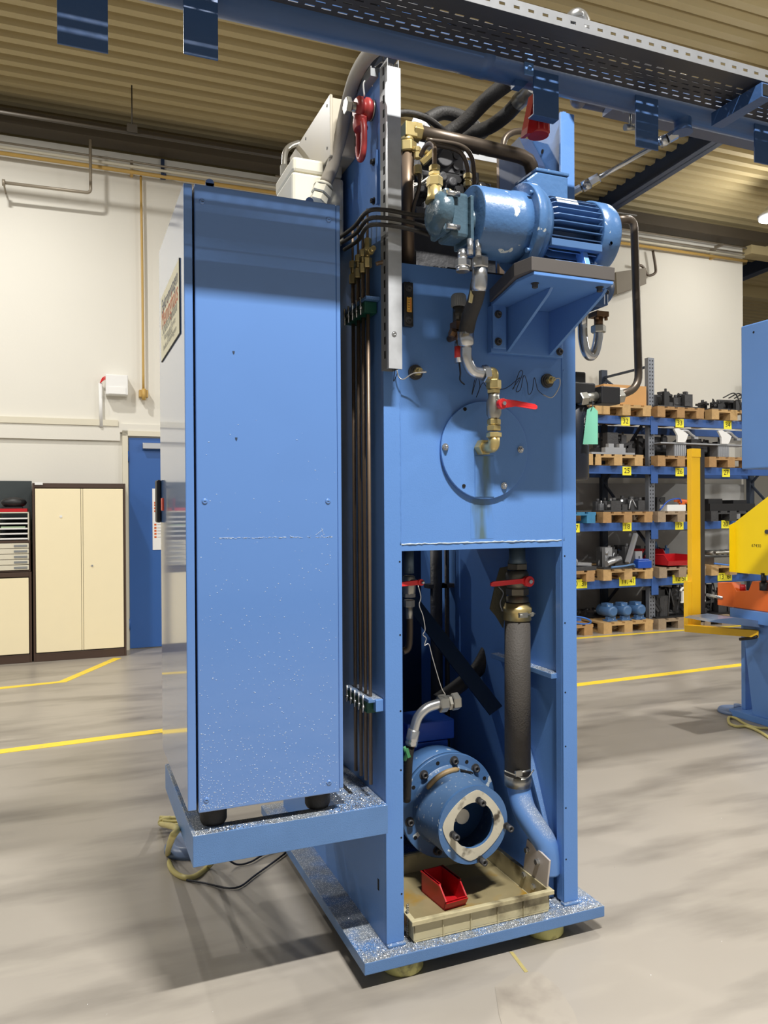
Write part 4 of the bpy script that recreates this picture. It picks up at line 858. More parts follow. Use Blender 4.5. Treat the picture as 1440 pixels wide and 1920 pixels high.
# ---- plugs with wires
for px, py, nm_ in ((782, 697, 'left screwed temperature sensor with grey wire loop'), (1030, 713, 'right screwed temperature sensor near the post')):
    c = at(px, py, y=2.515); t = thing('temperature_sensor', nm_, 'sensor', c)
    m = MB(); m.cyl((c.x, PY+.003, c.z), (c.x, PY-.006, c.z), .027); m.cyl((c.x, PY-.006, c.z), (c.x, PY-.012, c.z), .021); part('washer', m, IRON, t)
    m = MB(); m.hexn((c.x, PY-.012, c.z), (c.x, PY-.03, c.z), .0155); m.cyl((c.x, PY-.03, c.z), (c.x, PY-.046, c.z), .008); part('plug', m, BRASS, t)
    if px < 800: P = [V(c.x, PY-.046, c.z), V(c.x+.01, PY-.07, c.z-.01), at(775, 700, y=2.48), at(757, 711, y=2.5), at(748, 707, y=2.51), at(744, 694, y=2.515)]
    else: P = [V(c.x, PY-.046, c.z), V(c.x+.015, PY-.06, c.z-.0), V(c.x+.02, PY-.05, c.z-.03), at(1035, 745, y=2.5), at(1018, 740, y=2.52)]
    m = MB(); m.tube(P, .0022, 6); part('sensor_wire', m, WIRE, t)
P = [at(*q, y=PY-.02) for q in ((1018, 740), (1008, 730), (1002, 708), (998, 732), (991, 739), (988, 716), (982, 704), (976, 730), (968, 732), (980, 700), (974, 697), (964, 726), (962, 728), (975, 708), (955, 724), (940, 730), (915, 727), (905, 718), (893, 745), (900, 725), (895, 708), (885, 740), (890, 712))]
m = MB(); m.tube(P, .0014, 5); solo('loose_wire', m, WIREB, 'thin black wire scribbled across the plate behind the valve', 'wire', P[0])
P = [at(*q, y=2.5) for q in ((741, 690), (738, 715), (745, 700))]
m = MB(); m.tube(P, .0015, 5); solo('loose_wire', m, WIREB, 'short black wire hanging below the cable duct', 'wire', P[0])

# ---- motor bracket
t = thing('motor_bracket', 'blue welded motor bracket bolted to the front plate', 'bracket', (1.6, PY, 2.2))
part('wall_plate', MB().box(1.449, 1.763, 2.505, PY+.003, 2.222, 2.395), BLUE, t, bev=.003)
part('wall_plate', MB().box(1.449, 1.505, 2.49, 2.5045, 2.235, 2.42), BLUE, t, bev=.003)
m = MB(); m.prism([(1.385, 2.12, 2.393), (1.695, 2.12, 2.393), (1.76, 2.505, 2.393), (1.45, 2.505, 2.393), (1.38, 2.22, 2.393)], (0, 0, .012)); part('top_plate', m, BLUE, t, bev=.002)
for x in (1.515, 1.70): m = MB(); m.prism([(x, 2.505, 2.228), (x, 2.505, 2.393), (x, 2.17 if x > 1.6 else 2.22, 2.393), (x, 2.19 if x > 1.6 else 2.24, 2.375)], (.012, 0, 0)); part('gusset', m, BLUE, t, bev=.001)
m = MB(); m.prism([(1.375, 2.118, 2.4055), (1.70, 2.118, 2.4055), (1.76, 2.50, 2.4055), (1.44, 2.50, 2.4055), (1.36, 2.2, 2.4055)], (0, 0, .045)); part('rubber_pad', m, PADG, t, bev=.002)
for p in ((1.47, 2.49, 2.36), (1.47, 2.49, 2.26), (1.748, 2.505, 2.245)): m = MB(); bolt(m, p, -Y, .01, .012); part('bolt', m, IRON, t)
for p in ((1.44, 2.2, 2.393), (1.67, 2.16, 2.393)): m = MB(); bolt(m, p, -Z, .009, .016, False); part('bolt', m, IRON, t)
# ---- electric motor
MY, MZ = 2.26, 2.577; xs = lambda px: at(px, 425, y=MY).x
x0, x1, x2, x3, x4 = xs(879), xs(970), xs(1000), xs(1092), xs(1126)
MZ = at(940, 424, y=MY).z
t = thing('electric_motor', 'blue flanged electric motor lying on the bracket', 'motor', (1.6, MY, 2.46))
m = MB(); m.lathe((x0, MY, MZ), (x1, MY, MZ), [(0, .109), (.003, .112), (x1-x0-.045, .112), (x1-x0-.04, .115), (x1-x0, .115)], 56); part('bell_housing', m, PUMPB, t)
m = MB(); m.lathe((x1-.006, MY, MZ), (x2, MY, MZ), [(0, .143), (.005, .146), (.03, .146), (.034, .14), (.05, .136), (x2-x1+.006, .122)], 56)
part('flange', m, PUMPB, t)
for k in range(4):
    a_ = math.pi/4+k*math.pi/2+.1; p = V(x1-.006, MY+.129*math.cos(a_), MZ+.129*math.sin(a_)); m = MB(); m.cyl(p, p-V(.012, 0, 0), .008, n=12); part('flange_bolt', m, PUMPB, t)
m = MB(); m.lathe((x2-.005, MY, MZ), (x3, MY, MZ), [(0, .074), (x3-x2+.005, .074)], 48)
nf = 30
for k in range(nf):
    a_ = 2*math.pi*k/nf; u_ = V(0, math.cos(a_), math.sin(a_)); w_ = V(0, -math.sin(a_), math.cos(a_))
    L_ = x3-x2; pf = [V(x2-.002, MY, MZ)+u_*.072, V(x2-.002, MY, MZ)+u_*.106, V(x2+.025, MY, MZ)+u_*.118, V(x3-.002, MY, MZ)+u_*.118, V(x3-.002, MY, MZ)+u_*.072]
    if -2.0 < ((a_+math.pi) % (2*math.pi)-math.pi) < -1.15: continue
    m.prism([q-w_*.0016 for q in pf], w_*.0032)
part('finned_body', m, FINB, t)
m = MB(); m.lathe((x3, MY, MZ), (x4, MY, MZ), [(0, .119), (.002, .124), (.06, .123), (.076, .116), (.088, .1), (.092, .06)], 56)
for a_ in (.5, 3.5): m.cyl((x3+.03, MY-.108, MZ-.05), (x3+.03, MY-.118, MZ-.05), .006, n=10)
part('fan_cowl', m, PUMPB, t)
m = MB(); zf = .4055+2.0+.0455; zf = 2.451
part('motor_foot', MB().box(xs(1004), xs(1100)-.02, MY+.06, MY+.115, zf, zf+.01), mat('light_blue_foot', (108, 156, 222), .35), t, bev=.0015); m.box(xs(1004), xs(1100)-.02, MY-.115, MY-.06, zf, zf+.01)
part('motor_foot', m, mat('light_blue_foot', (108, 156, 222), .35), t, bev=.0015); m = MB()
for xa in (xs(1062),):
    for s_ in (-1,): m.prism([(xa, MY+s_*.108, zf+.01), (xa, MY+s_*.06, zf+.01), (xa, MY+s_*.05, MZ-.075), (xa, MY+s_*.085, MZ-.07)], (.02, 0, 0))
part('side_rail', MB().box(x2-.002, x3-.002, MY-.112, MY-.085, MZ-.082, MZ-.058), FINB, t, bev=.0015)
part('foot_web', m, mat('light_blue_foot', (108, 156, 222), .35), t, bev=.0015)
m = MB(); a0 = xs(985); b0 = xs(1048); zt_ = at(1010, 318, y=MY).z
zt_ -= .022; m.prism([(a0, MY-.055, MZ+.09), (b0, MY-.055, MZ+.09), (b0, MY-.055, zt_-.012), (a0+.012, MY-.055, zt_-.012), (a0-.03, MY-.055, zt_-.045)], (0, .13, 0)); m.cm = 0; part('terminal_box', m, PUMPB, t, bev=.006)
m = MB(); m.box(a0+.008, b0+.003, MY-.058, MY+.078, zt_-.0115, zt_); part('terminal_box_lid', m, PUMPB, t, bev=.003)
m = MB(); m.ringplate((b0+.02, MY, MZ+.15), V(0, 1, 0), .012, .02, .01, 24); part('eye_bolt', m, PUMPB, t)
m = MB(); q0 = at(1046, 377, y=2.19); m.obox(at(1064, 379, y=2.18), X, V(0, .6, 1), V(0, -1, .6), .042, .016, .0015); part('name_plate', m, overlay(mat('worn_name_plate', (226, 226, 218), .5), (150, 120, 90), 30, .6, .7), t)
# ---- gear pump on the left
px0, px1 = at(806, 413, y=MY).x, at(866, 413, y=MY).x
t = thing('gear_pump', 'oily teal gear pump left of the motor housing', 'pump', (px0, MY, MZ-.05))
m = MB(); zt_, zb = MZ+.09, MZ-.075; xm = (px0+px1)/2-.01
m.lathe((px0, MY, (zt_+zb)/2), (xm, MY, (zt_+zb)/2), [(0, .03), (.006, .055), (.02, .07), (.055, .074)], 22); m.box(px0+.025, xm, MY-.055, MY+.055, zb+.01, zt_-.015); part('end_cover', m, GREENB, t, bev=.008)
m = MB(); m.box(xm+.0005, px1, MY-.05, MY+.05, zb, zt_-.02); part('pump_body', m, GREENB, t, bev=.012)
m = MB(); m.box(px1+.0005, px1+.012, MY-.06, MY+.06, zb-.01, zt_-.03); m.lathe((px1+.012, MY, MZ-.01), (x0, MY, MZ-.01), [(0, .045), (.01, .05), (x0-px1-.012, .05)], 26); part('mounting_flange', m, GREENB, t, bev=.002)
for dz in (.055, -.05): part('cover_bolt', MB().cyl((px0+.03, MY-.06, MZ+dz), (px0+.075, MY-.06, MZ+dz), .009, n=12), CHROME, t)
for dx_ in (0, .03): part('cover_bolt', MB().cyl((px1+dx_, MY-.055, zb-.005), (px1+dx_, MY-.055, zb-.055), .010, n=12), CHROME, t)
m = MB(); xp = at(862, 480, y=MY).x; m.hexn((xp, MY-.02, zb-.06), (xp, MY-.02, zb-.085), .026); m.cyl((xp, MY-.02, zb-.03), (xp, MY-.02, zb-.06), .016); m.cyl((xp, MY-.02, zb-.085), (xp, MY-.02, zb-.1), .022); part('drain_fitting', m, CHROME, t)
xb = at(815, 350, y=MY).x; zf_ = lambda py: at(818, py, y=MY).z
m = MB(); m.lathe((xb, MY, zf_(380)), (xb, MY, zf_(352)), [(0, .032), (.02, .024), (.05, .022)], 16); m.hexn((xb, MY, zf_(352)), (xb, MY, zf_(333)), .0265); m.hexn((xb, MY, zf_(331)), (xb, MY, zf_(324)), .02, .4); m.hexn((xb, MY, zf_(322)), (xb, MY, zf_(311)), .018)
m.hexn((xb+.05, MY, zf_(375)), (xb+.05, MY, zf_(352)), .011); part('pressure_fitting', m, BRASS, t)
P = [V(xb, MY, zf_(312)), V(xb, MY, zf_(288)), at(814, 274, y=2.28), at(806, 269, y=2.32), at(797, 276, y=2.38), at(789, 292, y=2.42)]
m = MB(); m.tube(P, .0078, 10); solo('bent_pressure_tube', m, TUBE, 'small grey tube bent over above the teal pump', 'tube', P[0])
# tube pair behind it, with brass union
for i, (pts, lab) in enumerate(((((798, 268), (850, 279), (868, 292), (877, 320), (877, 370)), 'front one of two tubes arching to the brass union'), (((800, 262), (860, 272), (882, 290), (888, 320), (888, 372)), 'rear one of two tubes arching behind the union'))):
    P = [at(*q, y=2.45+.05*i) for q in pts]; t = thing('arched_tube', lab, 'tube', P[0], 'two brown tubes arching behind the pump'); m = MB(); m.tube(P, .0085, 10); part('tube_run', m, BROWNP, t)
    if i == 0: m = MB(); xq = P[3].x; m.hexn((xq, 2.45, at(877, 335, y=2.45).z), (xq, 2.45, at(877, 326, y=2.45).z), .0155); m.hexn((xq, 2.45, at(877, 350, y=2.45).z), (xq, 2.45, at(877, 341, y=2.45).z), .0155); m.cyl((xq, 2.45, at(877, 341, y=2.45).z), (xq, 2.45, at(877, 335, y=2.45).z), .011); part('union_fitting', m, BRASS, t)
# ---- big brown pipe
t = thing('brown_pressure_pipe', 'thick brown hydraulic pipe crossing above the valves with brass elbow', 'pipe', at(770, 300, y=2.62))
P = [at(776, 247, y=2.6), at(880, 270, y=2.6), at(965, 290, y=2.6), at(992, 302, y=2.6), at(1000, 330, y=2.62)]
m = MB(); m.sweep([P[0], P[1], P[2], (P[2]+P[3])/2+V(0, 0, .004), P[3]+V(-.004, 0, .002), P[3].lerp(P[4], .3)+V(.002, 0, 0), P[4]], [.0275]*7, 18); part('pipe_run', m, BROWNP, t)
m = MB(); q = at(764, 262, y=2.6); m.cyl(V(q.x, 2.6, at(764, 500, y=2.6).z), V(q.x, 2.6, q.z), .0235); part('standpipe', m, TUBE, t)
m = MB(); e0 = at(764, 244, y=2.6); m.box(e0.x-.018, e0.x+.03, 2.575, 2.625, e0.z-.03, e0.z+.022); m.hexn((e0.x, 2.6, e0.z-.085), (e0.x, 2.6, e0.z-.045), .0345); m.cyl((e0.x, 2.6, e0.z-.045), (e0.x, 2.6, e0.z-.03), .024); d_ = (P[1]-P[0]).normalized(); m.hexn(P[0]-d_*.01, P[0]+d_*.028, .034); part('elbow_fitting', m, BRASS, t, bev=.003)
# ---- valves and manifold inside the top
t = thing('valve_manifold', 'dark hydraulic valve block between the press plates', 'valve block', (1.35, 2.9, 2.51))
zq = lambda py: at(860, py, y=2.9).z
m = MB(); m.box(1.2, 1.68, 2.86, 3.05, 2.512, zq(385)); m.box(1.28, 1.52, 2.83, 3.0, zq(385), zq(318)); part('manifold', m, IRON, t, bev=.004)
R = random.Random(21)
for i, (px, py, s_) in enumerate(((800, 340, 30), (840, 300, 34), (845, 345, 30), (880, 335, 22), (905, 355, 20), (915, 375, 18), (815, 395, 22), (790, 400, 18), (890, 400, 20))):
    c = at(px, py, y=2.8); k = s_/480; m = MB(); m.box(c.x-k, c.x+k, 2.8, 2.86, c.z-k*.7, c.z+k*.7); m.cyl((c.x-k*.3, 2.78, c.z), (c.x-k*.3, 2.8, c.z), k*.5, n=16); m.cyl((c.x+k*.5, 2.79, c.z+k*.3), (c.x+k*.5, 2.8, c.z+k*.3), k*.22, n=10); m.cyl((c.x+k*.5, 2.79, c.z-k*.3), (c.x+k*.5, 2.8, c.z-k*.3), k*.22, n=10)
    m.cyl((c.x-k, 2.83, c.z), (c.x-k*1.5, 2.83, c.z), k*.4, n=12); part('valve', m, (IRON, mat('grey_valve_casting', (98, 98, 100), .45, .4, var=.2), BLACK)[i % 3], t, bev=.004)
for i, (px, py) in enumerate(((790, 352), (850, 340), (905, 372), (832, 330))):
    c = at(px, py, y=2.76); m = MB(); m.lathe(c, c+V(0, .06, 0), [(0, .012), (.004, .02), (.03, .02), (.034, .026), (.06, .026)], 18); part('solenoid_coil', m, (BLACK, IRON, CHROME, IRON)[i], t)
for a_, b_, c_ in (((760, 330), (775, 350), (815, 325)), ((762, 345), (790, 345), (815, 340)), ((770, 300), (785, 290), (800, 280)), ((775, 365), (790, 335), (787, 310)), ((930, 420), (915, 390), (900, 345))):
    part('pilot_line', MB().tube([at(*a_, y=2.7), at(*b_, y=2.68), at(*c_, y=2.66)], .006, 8), STEEL, t)
c = at(783, 282, y=2.55); m = MB(); m.hexn(c+V(0, 0, -.03), c+V(0, 0, -.008), .013); m.hexn(c+V(0, 0, -.005), c+V(0, 0, .012), .011); m.cyl(c+V(-.01, .02, .012), c+V(.05, .02, .008), .009); m.hexn(c+V(0, .0, -.085), c+V(0, 0, -.055), .015); m.hexn(c+V(.03, .03, -.03), c+V(.07, .0, .01), .013); part('brass_test_points', m, BRASS, t)
m = MB(); m.tube([at(785, 320, y=2.55), at(786, 350, y=2.55), at(775, 390, y=2.57), at(772, 430, y=2.6)], .0075, 8); part('pilot_line', m, BROWNP, t)
m = MB(); m.box(1.12, 1.2, 2.62, 2.9, 2.512, 2.60); m.box(1.3, 1.62, 2.56, 2.62, 2.512, 2.535)
for i in range(6): m.cyl((1.27+.03*i, 2.6, 2.52), (1.27+.03*i, 2.6, 2.545), .01, n=10)
part('tank_top_fittings', m, IRON, t)
a = at(874, 283, y=3.1); b = at(940, 303, y=3.1); t2 = thing('slotted_rail', 'light slotted rail behind the thick brown pipe', 'rail', a)
m = MB(); m.box(a.x-.3, b.x, 3.1, 3.103, b.z-.01, b.z+.045); part('rail', m, GALV, t2)
m = MB()
for i in range(7): m.box(a.x-.28+.075*i, a.x-.235+.075*i, 3.0985, 3.1, b.z+.012, b.z+.022)
part('rail_slots', m, HOLE, t2, kind='stuff')
m = MB(); q = at(938, 300, y=2.95); m.box(q.x-.012, q.x+.012, 2.94, 2.96, 2.52, q.z+.01); solo('support_rod', m, TUBE, 'upright tan bar behind the motor flange', 'bar', q)
c = at(785, 232, y=2.68); m = MB(); m.ball(c, .028, 14, 10, (1, 1, 1.1)); m.tube([c, c+V(.02, 0, -.01), c+V(.055, 0, -.04)], .02, 10); solo('white_cap_fitting', m, WHITE, 'whitish cap fitting above the brass elbow', 'fitting', c)
# ---- black hoses on top
def hose(pts, r, lab, y=2.7, mt=DARK, nm_='hydraulic_hose', grp='black hoses above the press'):
    P = [at(q[0], q[1], y=(q[2] if len(q) > 2 else y)) for q in pts]; m = MB(); m.tube(P, r, 14, 8); return solo(nm_, m, mt, lab, 'hose', P[0], grp), P
hose(((805, 292, 2.8), (835, 255, 2.75), (870, 230, 2.7), (915, 185, 2.6), (962, 148, 2.4)), .029, 'upper thick black hose rising to the gantry pipe', y=2.7)
o_, P = hose(((845, 272, 2.85), (880, 252, 2.8), (918, 238, 2.7), (950, 215, 2.6), (975, 188, 2.5)), .028, 'lower thick black hose ending in a metal ferrule', y=2.7)
d_ = (at(1000, 160, y=2.36)-P[-1]); m = MB(); m.lathe(P[-1]-d_*.1, P[-1]+d_, [(0, .031), (d_.length*.5, .0315), (d_.length*.6, .027), (d_.length*1.1, .026)], 20); ob = solo('hose_ferrule', m, STEEL, 'metal ferrule on the lower thick black hose', 'ferrule', P[-1])
m = MB(); q = at(974, 186, y=2.47); m.obox(q+V(0, -.012, 0), d_, d_.cross(Y), Y, .028, .006, .002); solo('hose_tag', m, mat('grey_tag', (150, 150, 146), .5), 'narrow grey tag on the lower thick black hose', 'tag', q)
hose(((800, 225, 2.85), (830, 212, 2.85), (865, 220, 2.85), (892, 240, 2.85), (905, 262, 2.85)), .027, 'thick black hose looping behind the others', y=2.85)
hose(((735, 215, 2.62), (765, 212, 2.62), (800, 222, 2.62), (832, 246, 2.66), (840, 256, 2.7)), .0125, 'thin black hose arching from behind the duct', y=2.62)
hose(((942, 290, 2.95), (946, 262, 2.95), (962, 248, 2.95), (988, 246, 2.95), (1010, 252, 2.95)), .014, 'small brown hose curving beside the red fitting', y=2.9, mt=BROWNP)

# ---- right outside: pump, U tube, long tube, filter
c = at(1120, 520, y=2.6); t = thing('hydraulic_pump', 'dark blue hydraulic pump hanging right of the post', 'pump', c)
m = MB(); q0, q1 = at(1090, 582, y=2.6), at(1156, 505, y=2.6)
m.box(q0.x-.02, q0.x+.06, 2.52, 2.68, q0.z-.0, q1.z+.02); m.cm = 0; part('pump_housing', m, mat('deep_blue_casting', (50, 82, 128), .35, var=.1), t, bev=.01)
m = MB(); m.lathe((q0.x+.061, 2.6, (q0.z+q1.z)/2+.0), (q1.x, 2.6, (q0.z+q1.z)/2), [(0, .075), (.03, .07), (.06, .055), (.075, .03)], 26); m.box(q0.x+.061, q0.x+.08, 2.53, 2.67, q0.z+.01, q1.z+.0); part('end_cover', m, mat('deep_blue_casting', (50, 82, 128)), t, bev=.006)
for dy, dz in ((-.06, -.03), (-.06, .05)): m = MB(); bolt(m, (q0.x+.07, 2.6+dy, (q0.z+q1.z)/2+dz), -Y, .01, .014); part('bolt', m, IRON, t)
m = MB(); qq = at(1122, 572, y=2.6); m.box(qq.x-.03, qq.x+.03, 2.57, 2.63, q0.z-.022, q0.z-.001); m.cyl((qq.x, 2.6, q0.z-.06), (qq.x, 2.6, q0.z-.022), .018); m.cyl((qq.x-.022, 2.58, q0.z-.035), (qq.x-.022, 2.58, q0.z-.02), .007, n=10); m.cyl((qq.x+.022, 2.58, q0.z-.035), (qq.x+.022, 2.58, q0.z-.02), .007, n=10); part('port_flange', m, mat('bronze_valve', (120, 92, 66)), t, bev=.002)
t = thing('u_tube', 'polished steel U shaped tube below the dark blue pump', 'tube', at(1107, 670, y=2.6))
P = [at(1093, 585, y=2.56), at(1092, 605, y=2.6), at(1093, 635, y=2.6), at(1099, 660, y=2.6), at(1108, 668, y=2.6), at(1116, 658, y=2.6), at(1121, 635, y=2.6), at(1122, 622, y=2.6)]
m = MB(); m.tube(P, .0195, 16, 6); part('bent_tube', m, CHROME, t)
part('union_nut', MB().hexn(P[-1]-V(0, 0, .005), P[-1]+V(0, 0, .025), .03), STEEL, t); m = MB(); m.hexn(P[0]-V(0, 0, .01), P[0]+V(0, 0, .025), .026); m.cyl(P[0]+V(0, 0, .025), P[0]+V(0, 0, .06), .02); part('union_nut', m, STEEL, t)
P = [at(1158, 412, y=2.62), at(1172, 408, y=2.62), at(1188, 412, y=2.62), at(1190, 440, y=2.62), at(1192, 520, y=2.62), at(1194, 600, y=2.62), at(1196, 680, y=2.62), at(1193, 705, y=2.62), at(1181, 728, y=2.62), at(1160, 740, y=2.62), at(1150, 743, y=2.62)]
m = MB(); m.bent([P[0], V(P[2].x+.002, 2.62, P[1].z), at(1198, 728, y=2.62), at(1152, 744, y=2.62)], .0165, .075, 16); solo('long_return_tube', m, BROWNP, 'long dark tube bent down the right side of the press', 'tube', P[5])
a, b = at(1118, 758, y=2.62), at(1153, 728, y=2.62)
t = thing('check_valve_block', 'black valve block between the long tube and the filter', 'valve', ((a.x+b.x)/2, 2.62, a.z))
part('block', MB().box(a.x, b.x, 2.585, 2.655, a.z, b.z), BLACK, t, bev=.004)
zc_ = (a.z+b.z)/2-.004; part('union_nut', MB().hexn((b.x, 2.62, zc_+.003), (b.x+.035, 2.62, zc_+.008), .03), STEEL, t); m = MB(); m.cyl((a.x-.06, 2.62, zc_-.01), (a.x, 2.62, zc_), .02); m.hexn((a.x-.085, 2.62, zc_-.015), (a.x-.05, 2.62, zc_-.01), .029); part('union_nut', m, STEEL, t)
c = at(1078, 745, y=2.68); t = thing('oil_filter', 'black spin-on oil filter behind the right post', 'filter', c)
zt_, zb = at(1080, 762, y=2.68).z, at(1080, 900, y=2.68).z; cx = at(1077, 800, y=2.68).x
m = MB(); m.box(cx-.07, cx+.055, 2.61, 2.74, zt_+.003, at(1080, 722, y=2.68).z); m.box(cx-.02, cx+.03, 2.64, 2.7, at(1080, 722, y=2.68).z, at(1080, 700, y=2.68).z); part('filter_head', m, BLACK, t, bev=.006)
m = MB(); m.lathe((cx, 2.68, zb), (cx, 2.68, zt_), [(0, .05), (.012, .058), (zt_-zb-.01, .058), (zt_-zb, .05)], 32); part('canister', m, mat('navy_black_canister', (30, 34, 46), .35, var=.05), t)
m = MB()
for k in range(9): m.text(('CAUTION', 'IMPORTANT', 'replace at', 'service', 'interval', 'do not', 're-use', 'element', 'oil filter')[k], (cx+.001, 2.6165, zt_-.06-.0125*k), V(1, .4, 0), Z, .011 if k > 1 else .015, 'LEFT')
part('printed_text', m, PAPER, t)
a = at(1104, 765, y=2.6); m = MB(); P = [at(*q, y=2.6) for q in ((1101, 768), (1112, 762), (1121, 771), (1121, 833), (1093, 833))]; m.prism(P, (0, .0015, 0)); t = thing('green_tag', 'turquoise green card tag hanging from the filter fitting', 'tag', a); part('card', m, GREENT, t)
m = MB(); m.tube([at(1108, 770, y=2.598), at(1112, 755, y=2.6), at(1104, 750, y=2.62), at(1106, 768, y=2.603)], .0015, 5); part('tie_wire', m, WIREB, t)
m = MB(); q = at(1082, 590, y=2.62); 
for i in range(5): m.cyl((1.842, 2.62, q.z-.04*i), (1.87, 2.62, q.z-.04*i), .011, n=10)
m.box(1.8405, 1.858, 2.6, 2.66, q.z-.19, q.z+.06); solo('terminal_strip', m, BLACK, 'dark bolted strip on the outer right side behind the U tube', 'strip', (1.85, 2.62, q.z))
# ================================================================== LOWER COMPARTMENT
# ---- big coupling housing
FY = 2.66; cf = at(888, 1547, y=FY); RYY = FY+.235; cr = V(cf.x, RYY, at(838, 1503, y=RYY).z); cr = V(at(838, 1503, y=RYY).x, RYY, cf.z)
t = thing('coupling_housing', 'large blue round coupling housing with open hole above the oil tray', 'housing', cf)
rr = .215
m = MB(); m.lathe(cr+V(0, 0, 0), cr-V(0, .022, 0), [(0, rr), (.02, rr), (.022, rr-.002)], 64); m.lathe(cr+V(0, .14, 0), cr, [(0, rr-.01), (.14, rr-.004)], 48); part('rear_flange', m, PUMPB, t)
for k, a_ in enumerate((2.25, 1.45, .85, 3.35, 4.4)):
    p = cr+V(math.cos(a_)*(rr-.03), -.022, math.sin(a_)*(rr-.03)); m = MB(); bolt(m, p, -Y, .013, .02); part('cap_screw', m, IRON, t)
for k, a_ in enumerate((2.6, 1.85, 1.12, .5, 3.75)):
    p = cr+V(math.cos(a_)*(rr-.026), -.0223, math.sin(a_)*(rr-.026)); m = MB(); m.cyl(p, p+V(0, .001, 0), .0085, n=14); part('bolt_hole', m, HOLE, t)
m = MB(); d_ = (cf+V(0, .014, 0))-(cr-V(0, .022, 0)); l_ = d_.length; m.lathe(cr-V(0, .022, 0), cf+V(0, .014, 0), [(0, .17), (.012, .158), (l_, .15)], 64, caps=False); m.lathe(cf+V(0, .1, 0), cf+V(0, .014, 0), [(0, .14), (.086, .14)], 40, caps=False); part('housing_barrel', m, overlay(mat('dusty_blue_barrel', (82, 112, 150), .4, var=.2, vscale=6), (176, 180, 184), 60, .62, .7), t)
m = MB(); m.ringplate(cf, Y, .09, .151, .014, 64); part('front_flange', m, PUMPB, t)
m = MB(); m.ringplate(cf-V(0, .0035, 0), Y, .089, .13, .003, 64, outer=lambda a_: .136/((abs(math.cos(a_-.12))**1.45+abs(math.sin(a_-.12))**1.45)**(1/1.45))); part('gasket_face', m, GASK, t, label='grimy cream gasket face')
for px, py in ((901, 1503), (953, 1551), (852, 1567), (904, 1614)):
    p = at(px, py, y=FY-.02); p = V(p.x, FY-.0035, p.z); m = MB(); m.cyl(p, p-V(0, .003, 0), .0135, n=14); m.lathe(p-V(0, .003, 0), p-V(0, .04, 0), [(0, .0085), (.012, .0085), (.0125, .0125), (.037, .0125), (.037, .007), (.027, .006)], 16); part('cap_screw', m, IRON, t)
m = MB(); m.cyl(cf+V(0, .17, 0), cf+V(0, .09, 0), .03); m.lathe(cf+V(-.05, .17, .05), cf+V(-.05, .13, .05), [(0, .04), (.03, .04), (.04, .02)], 20); m.box(cf.x-.05, cf.x-.02, cf.y+.1, cf.y+.14, cf.z-.02, cf.z+.01); part('shaft_coupling', m, STEEL, t)
m = MB(); P = []
for i in range(12):
    a_ = 2.45-i*.09; P.append(cr+V(math.cos(a_)*.165, -.075-.0, math.sin(a_)*.165))
m.sweep(P, [.006]+[.011]*10+[.005], 8); part('slot_lip', m, mat('tan_grease', (168, 142, 100), .5, var=.25), t)
m = MB(); p = cr+V(math.cos(1.25)*.161, -.08, math.sin(1.25)*.161); m.obox(p, V(math.sin(1.25), 0, -math.cos(1.25)), Y, V(math.cos(1.25), 0, math.sin(1.25)), .028, .008, .003); part('inspection_slot', m, HOLE, t)
# motor behind
p = at(810, 1370, y=3.1); m = MB(); a, b = at(800, 1400, y=3.05), at(852, 1348, y=3.05)
t = thing('drive_motor', 'royal blue drive motor box behind the coupling housing', 'motor', a)
part('terminal_box', MB().box(a.x-.09, b.x, 3.05, 3.25, at(820, 1388, y=3.05).z, b.z), ROYAL, t, bev=.005)
part('box_base', MB().box(a.x-.09, b.x-.03, 3.055, 3.25, cr.z+.14, at(820, 1390, y=3.05).z), ROYAL, t, bev=.003)
m = MB(); m.lathe(cr+V(0, .141, 0), cr+V(0, .6, 0), [(0, .19), (.45, .19)], 40); part('motor_body', m, mat('inner_motor_blue', (48, 84, 140), .4), t)
# ---- suction hose right
SYY = 2.72; t = thing('suction_hose', 'thick charcoal suction hose standing in the right of the press', 'hose', at(970, 1300, y=SYY))
xh = at(971, 1300, y=SYY).x; zh = lambda py: at(971, py, y=SYY).z
m = MB(); m.lathe((xh-.003, SYY, zh(1455)), (xh, SYY, zh(1135)), [(0, .053), (zh(1135)-zh(1455), .052)], 32, rot=.2); part('hose_body', m, HOSE, t)
m = MB(); m.lathe((xh, SYY, zh(1162)), (xh, SYY, zh(1128)), [(0, .0555), (.03, .0555), (.032, .058), (.052, .058), (.054, .054), (.07, .05)], 32); part('hose_clamp', m, BRASS, t)
m = MB(); q = at(985, 1153, y=SYY-.056); m.box(q.x-.03, q.x+.008, q.y-.006, q.y+.004, q.z-.01, q.z+.01); m.cyl(q+V(-.03, -.004, 0), q+V(.05, .01, 0), .005, n=10); m.cyl(q+V(.03, .0, 0), q+V(.04, .01, 0), .009, n=10); part('clamp_screw', m, STEEL, t)
m = MB(); m.lathe((xh-.002, SYY, zh(1472)), (xh-.002, SYY, zh(1448)), [(0, .054), (.045, .055)], 32); m.tube([(xh-.09, SYY-.04, zh(1434)), (xh-.05, SYY-.055, zh(1442)), (xh, SYY-.062, zh(1450)), (xh+.045, SYY-.045, zh(1440))], .003, 6); q = at(978, 1448, y=SYY-.056); m.box(q.x-.03, q.x, q.y-.006, q.y+.004, q.z-.012, q.z+.008); m.cyl(q, q+V(.045, .01, 0), .0045, n=8); part('lower_clamp', m, STEEL, t)
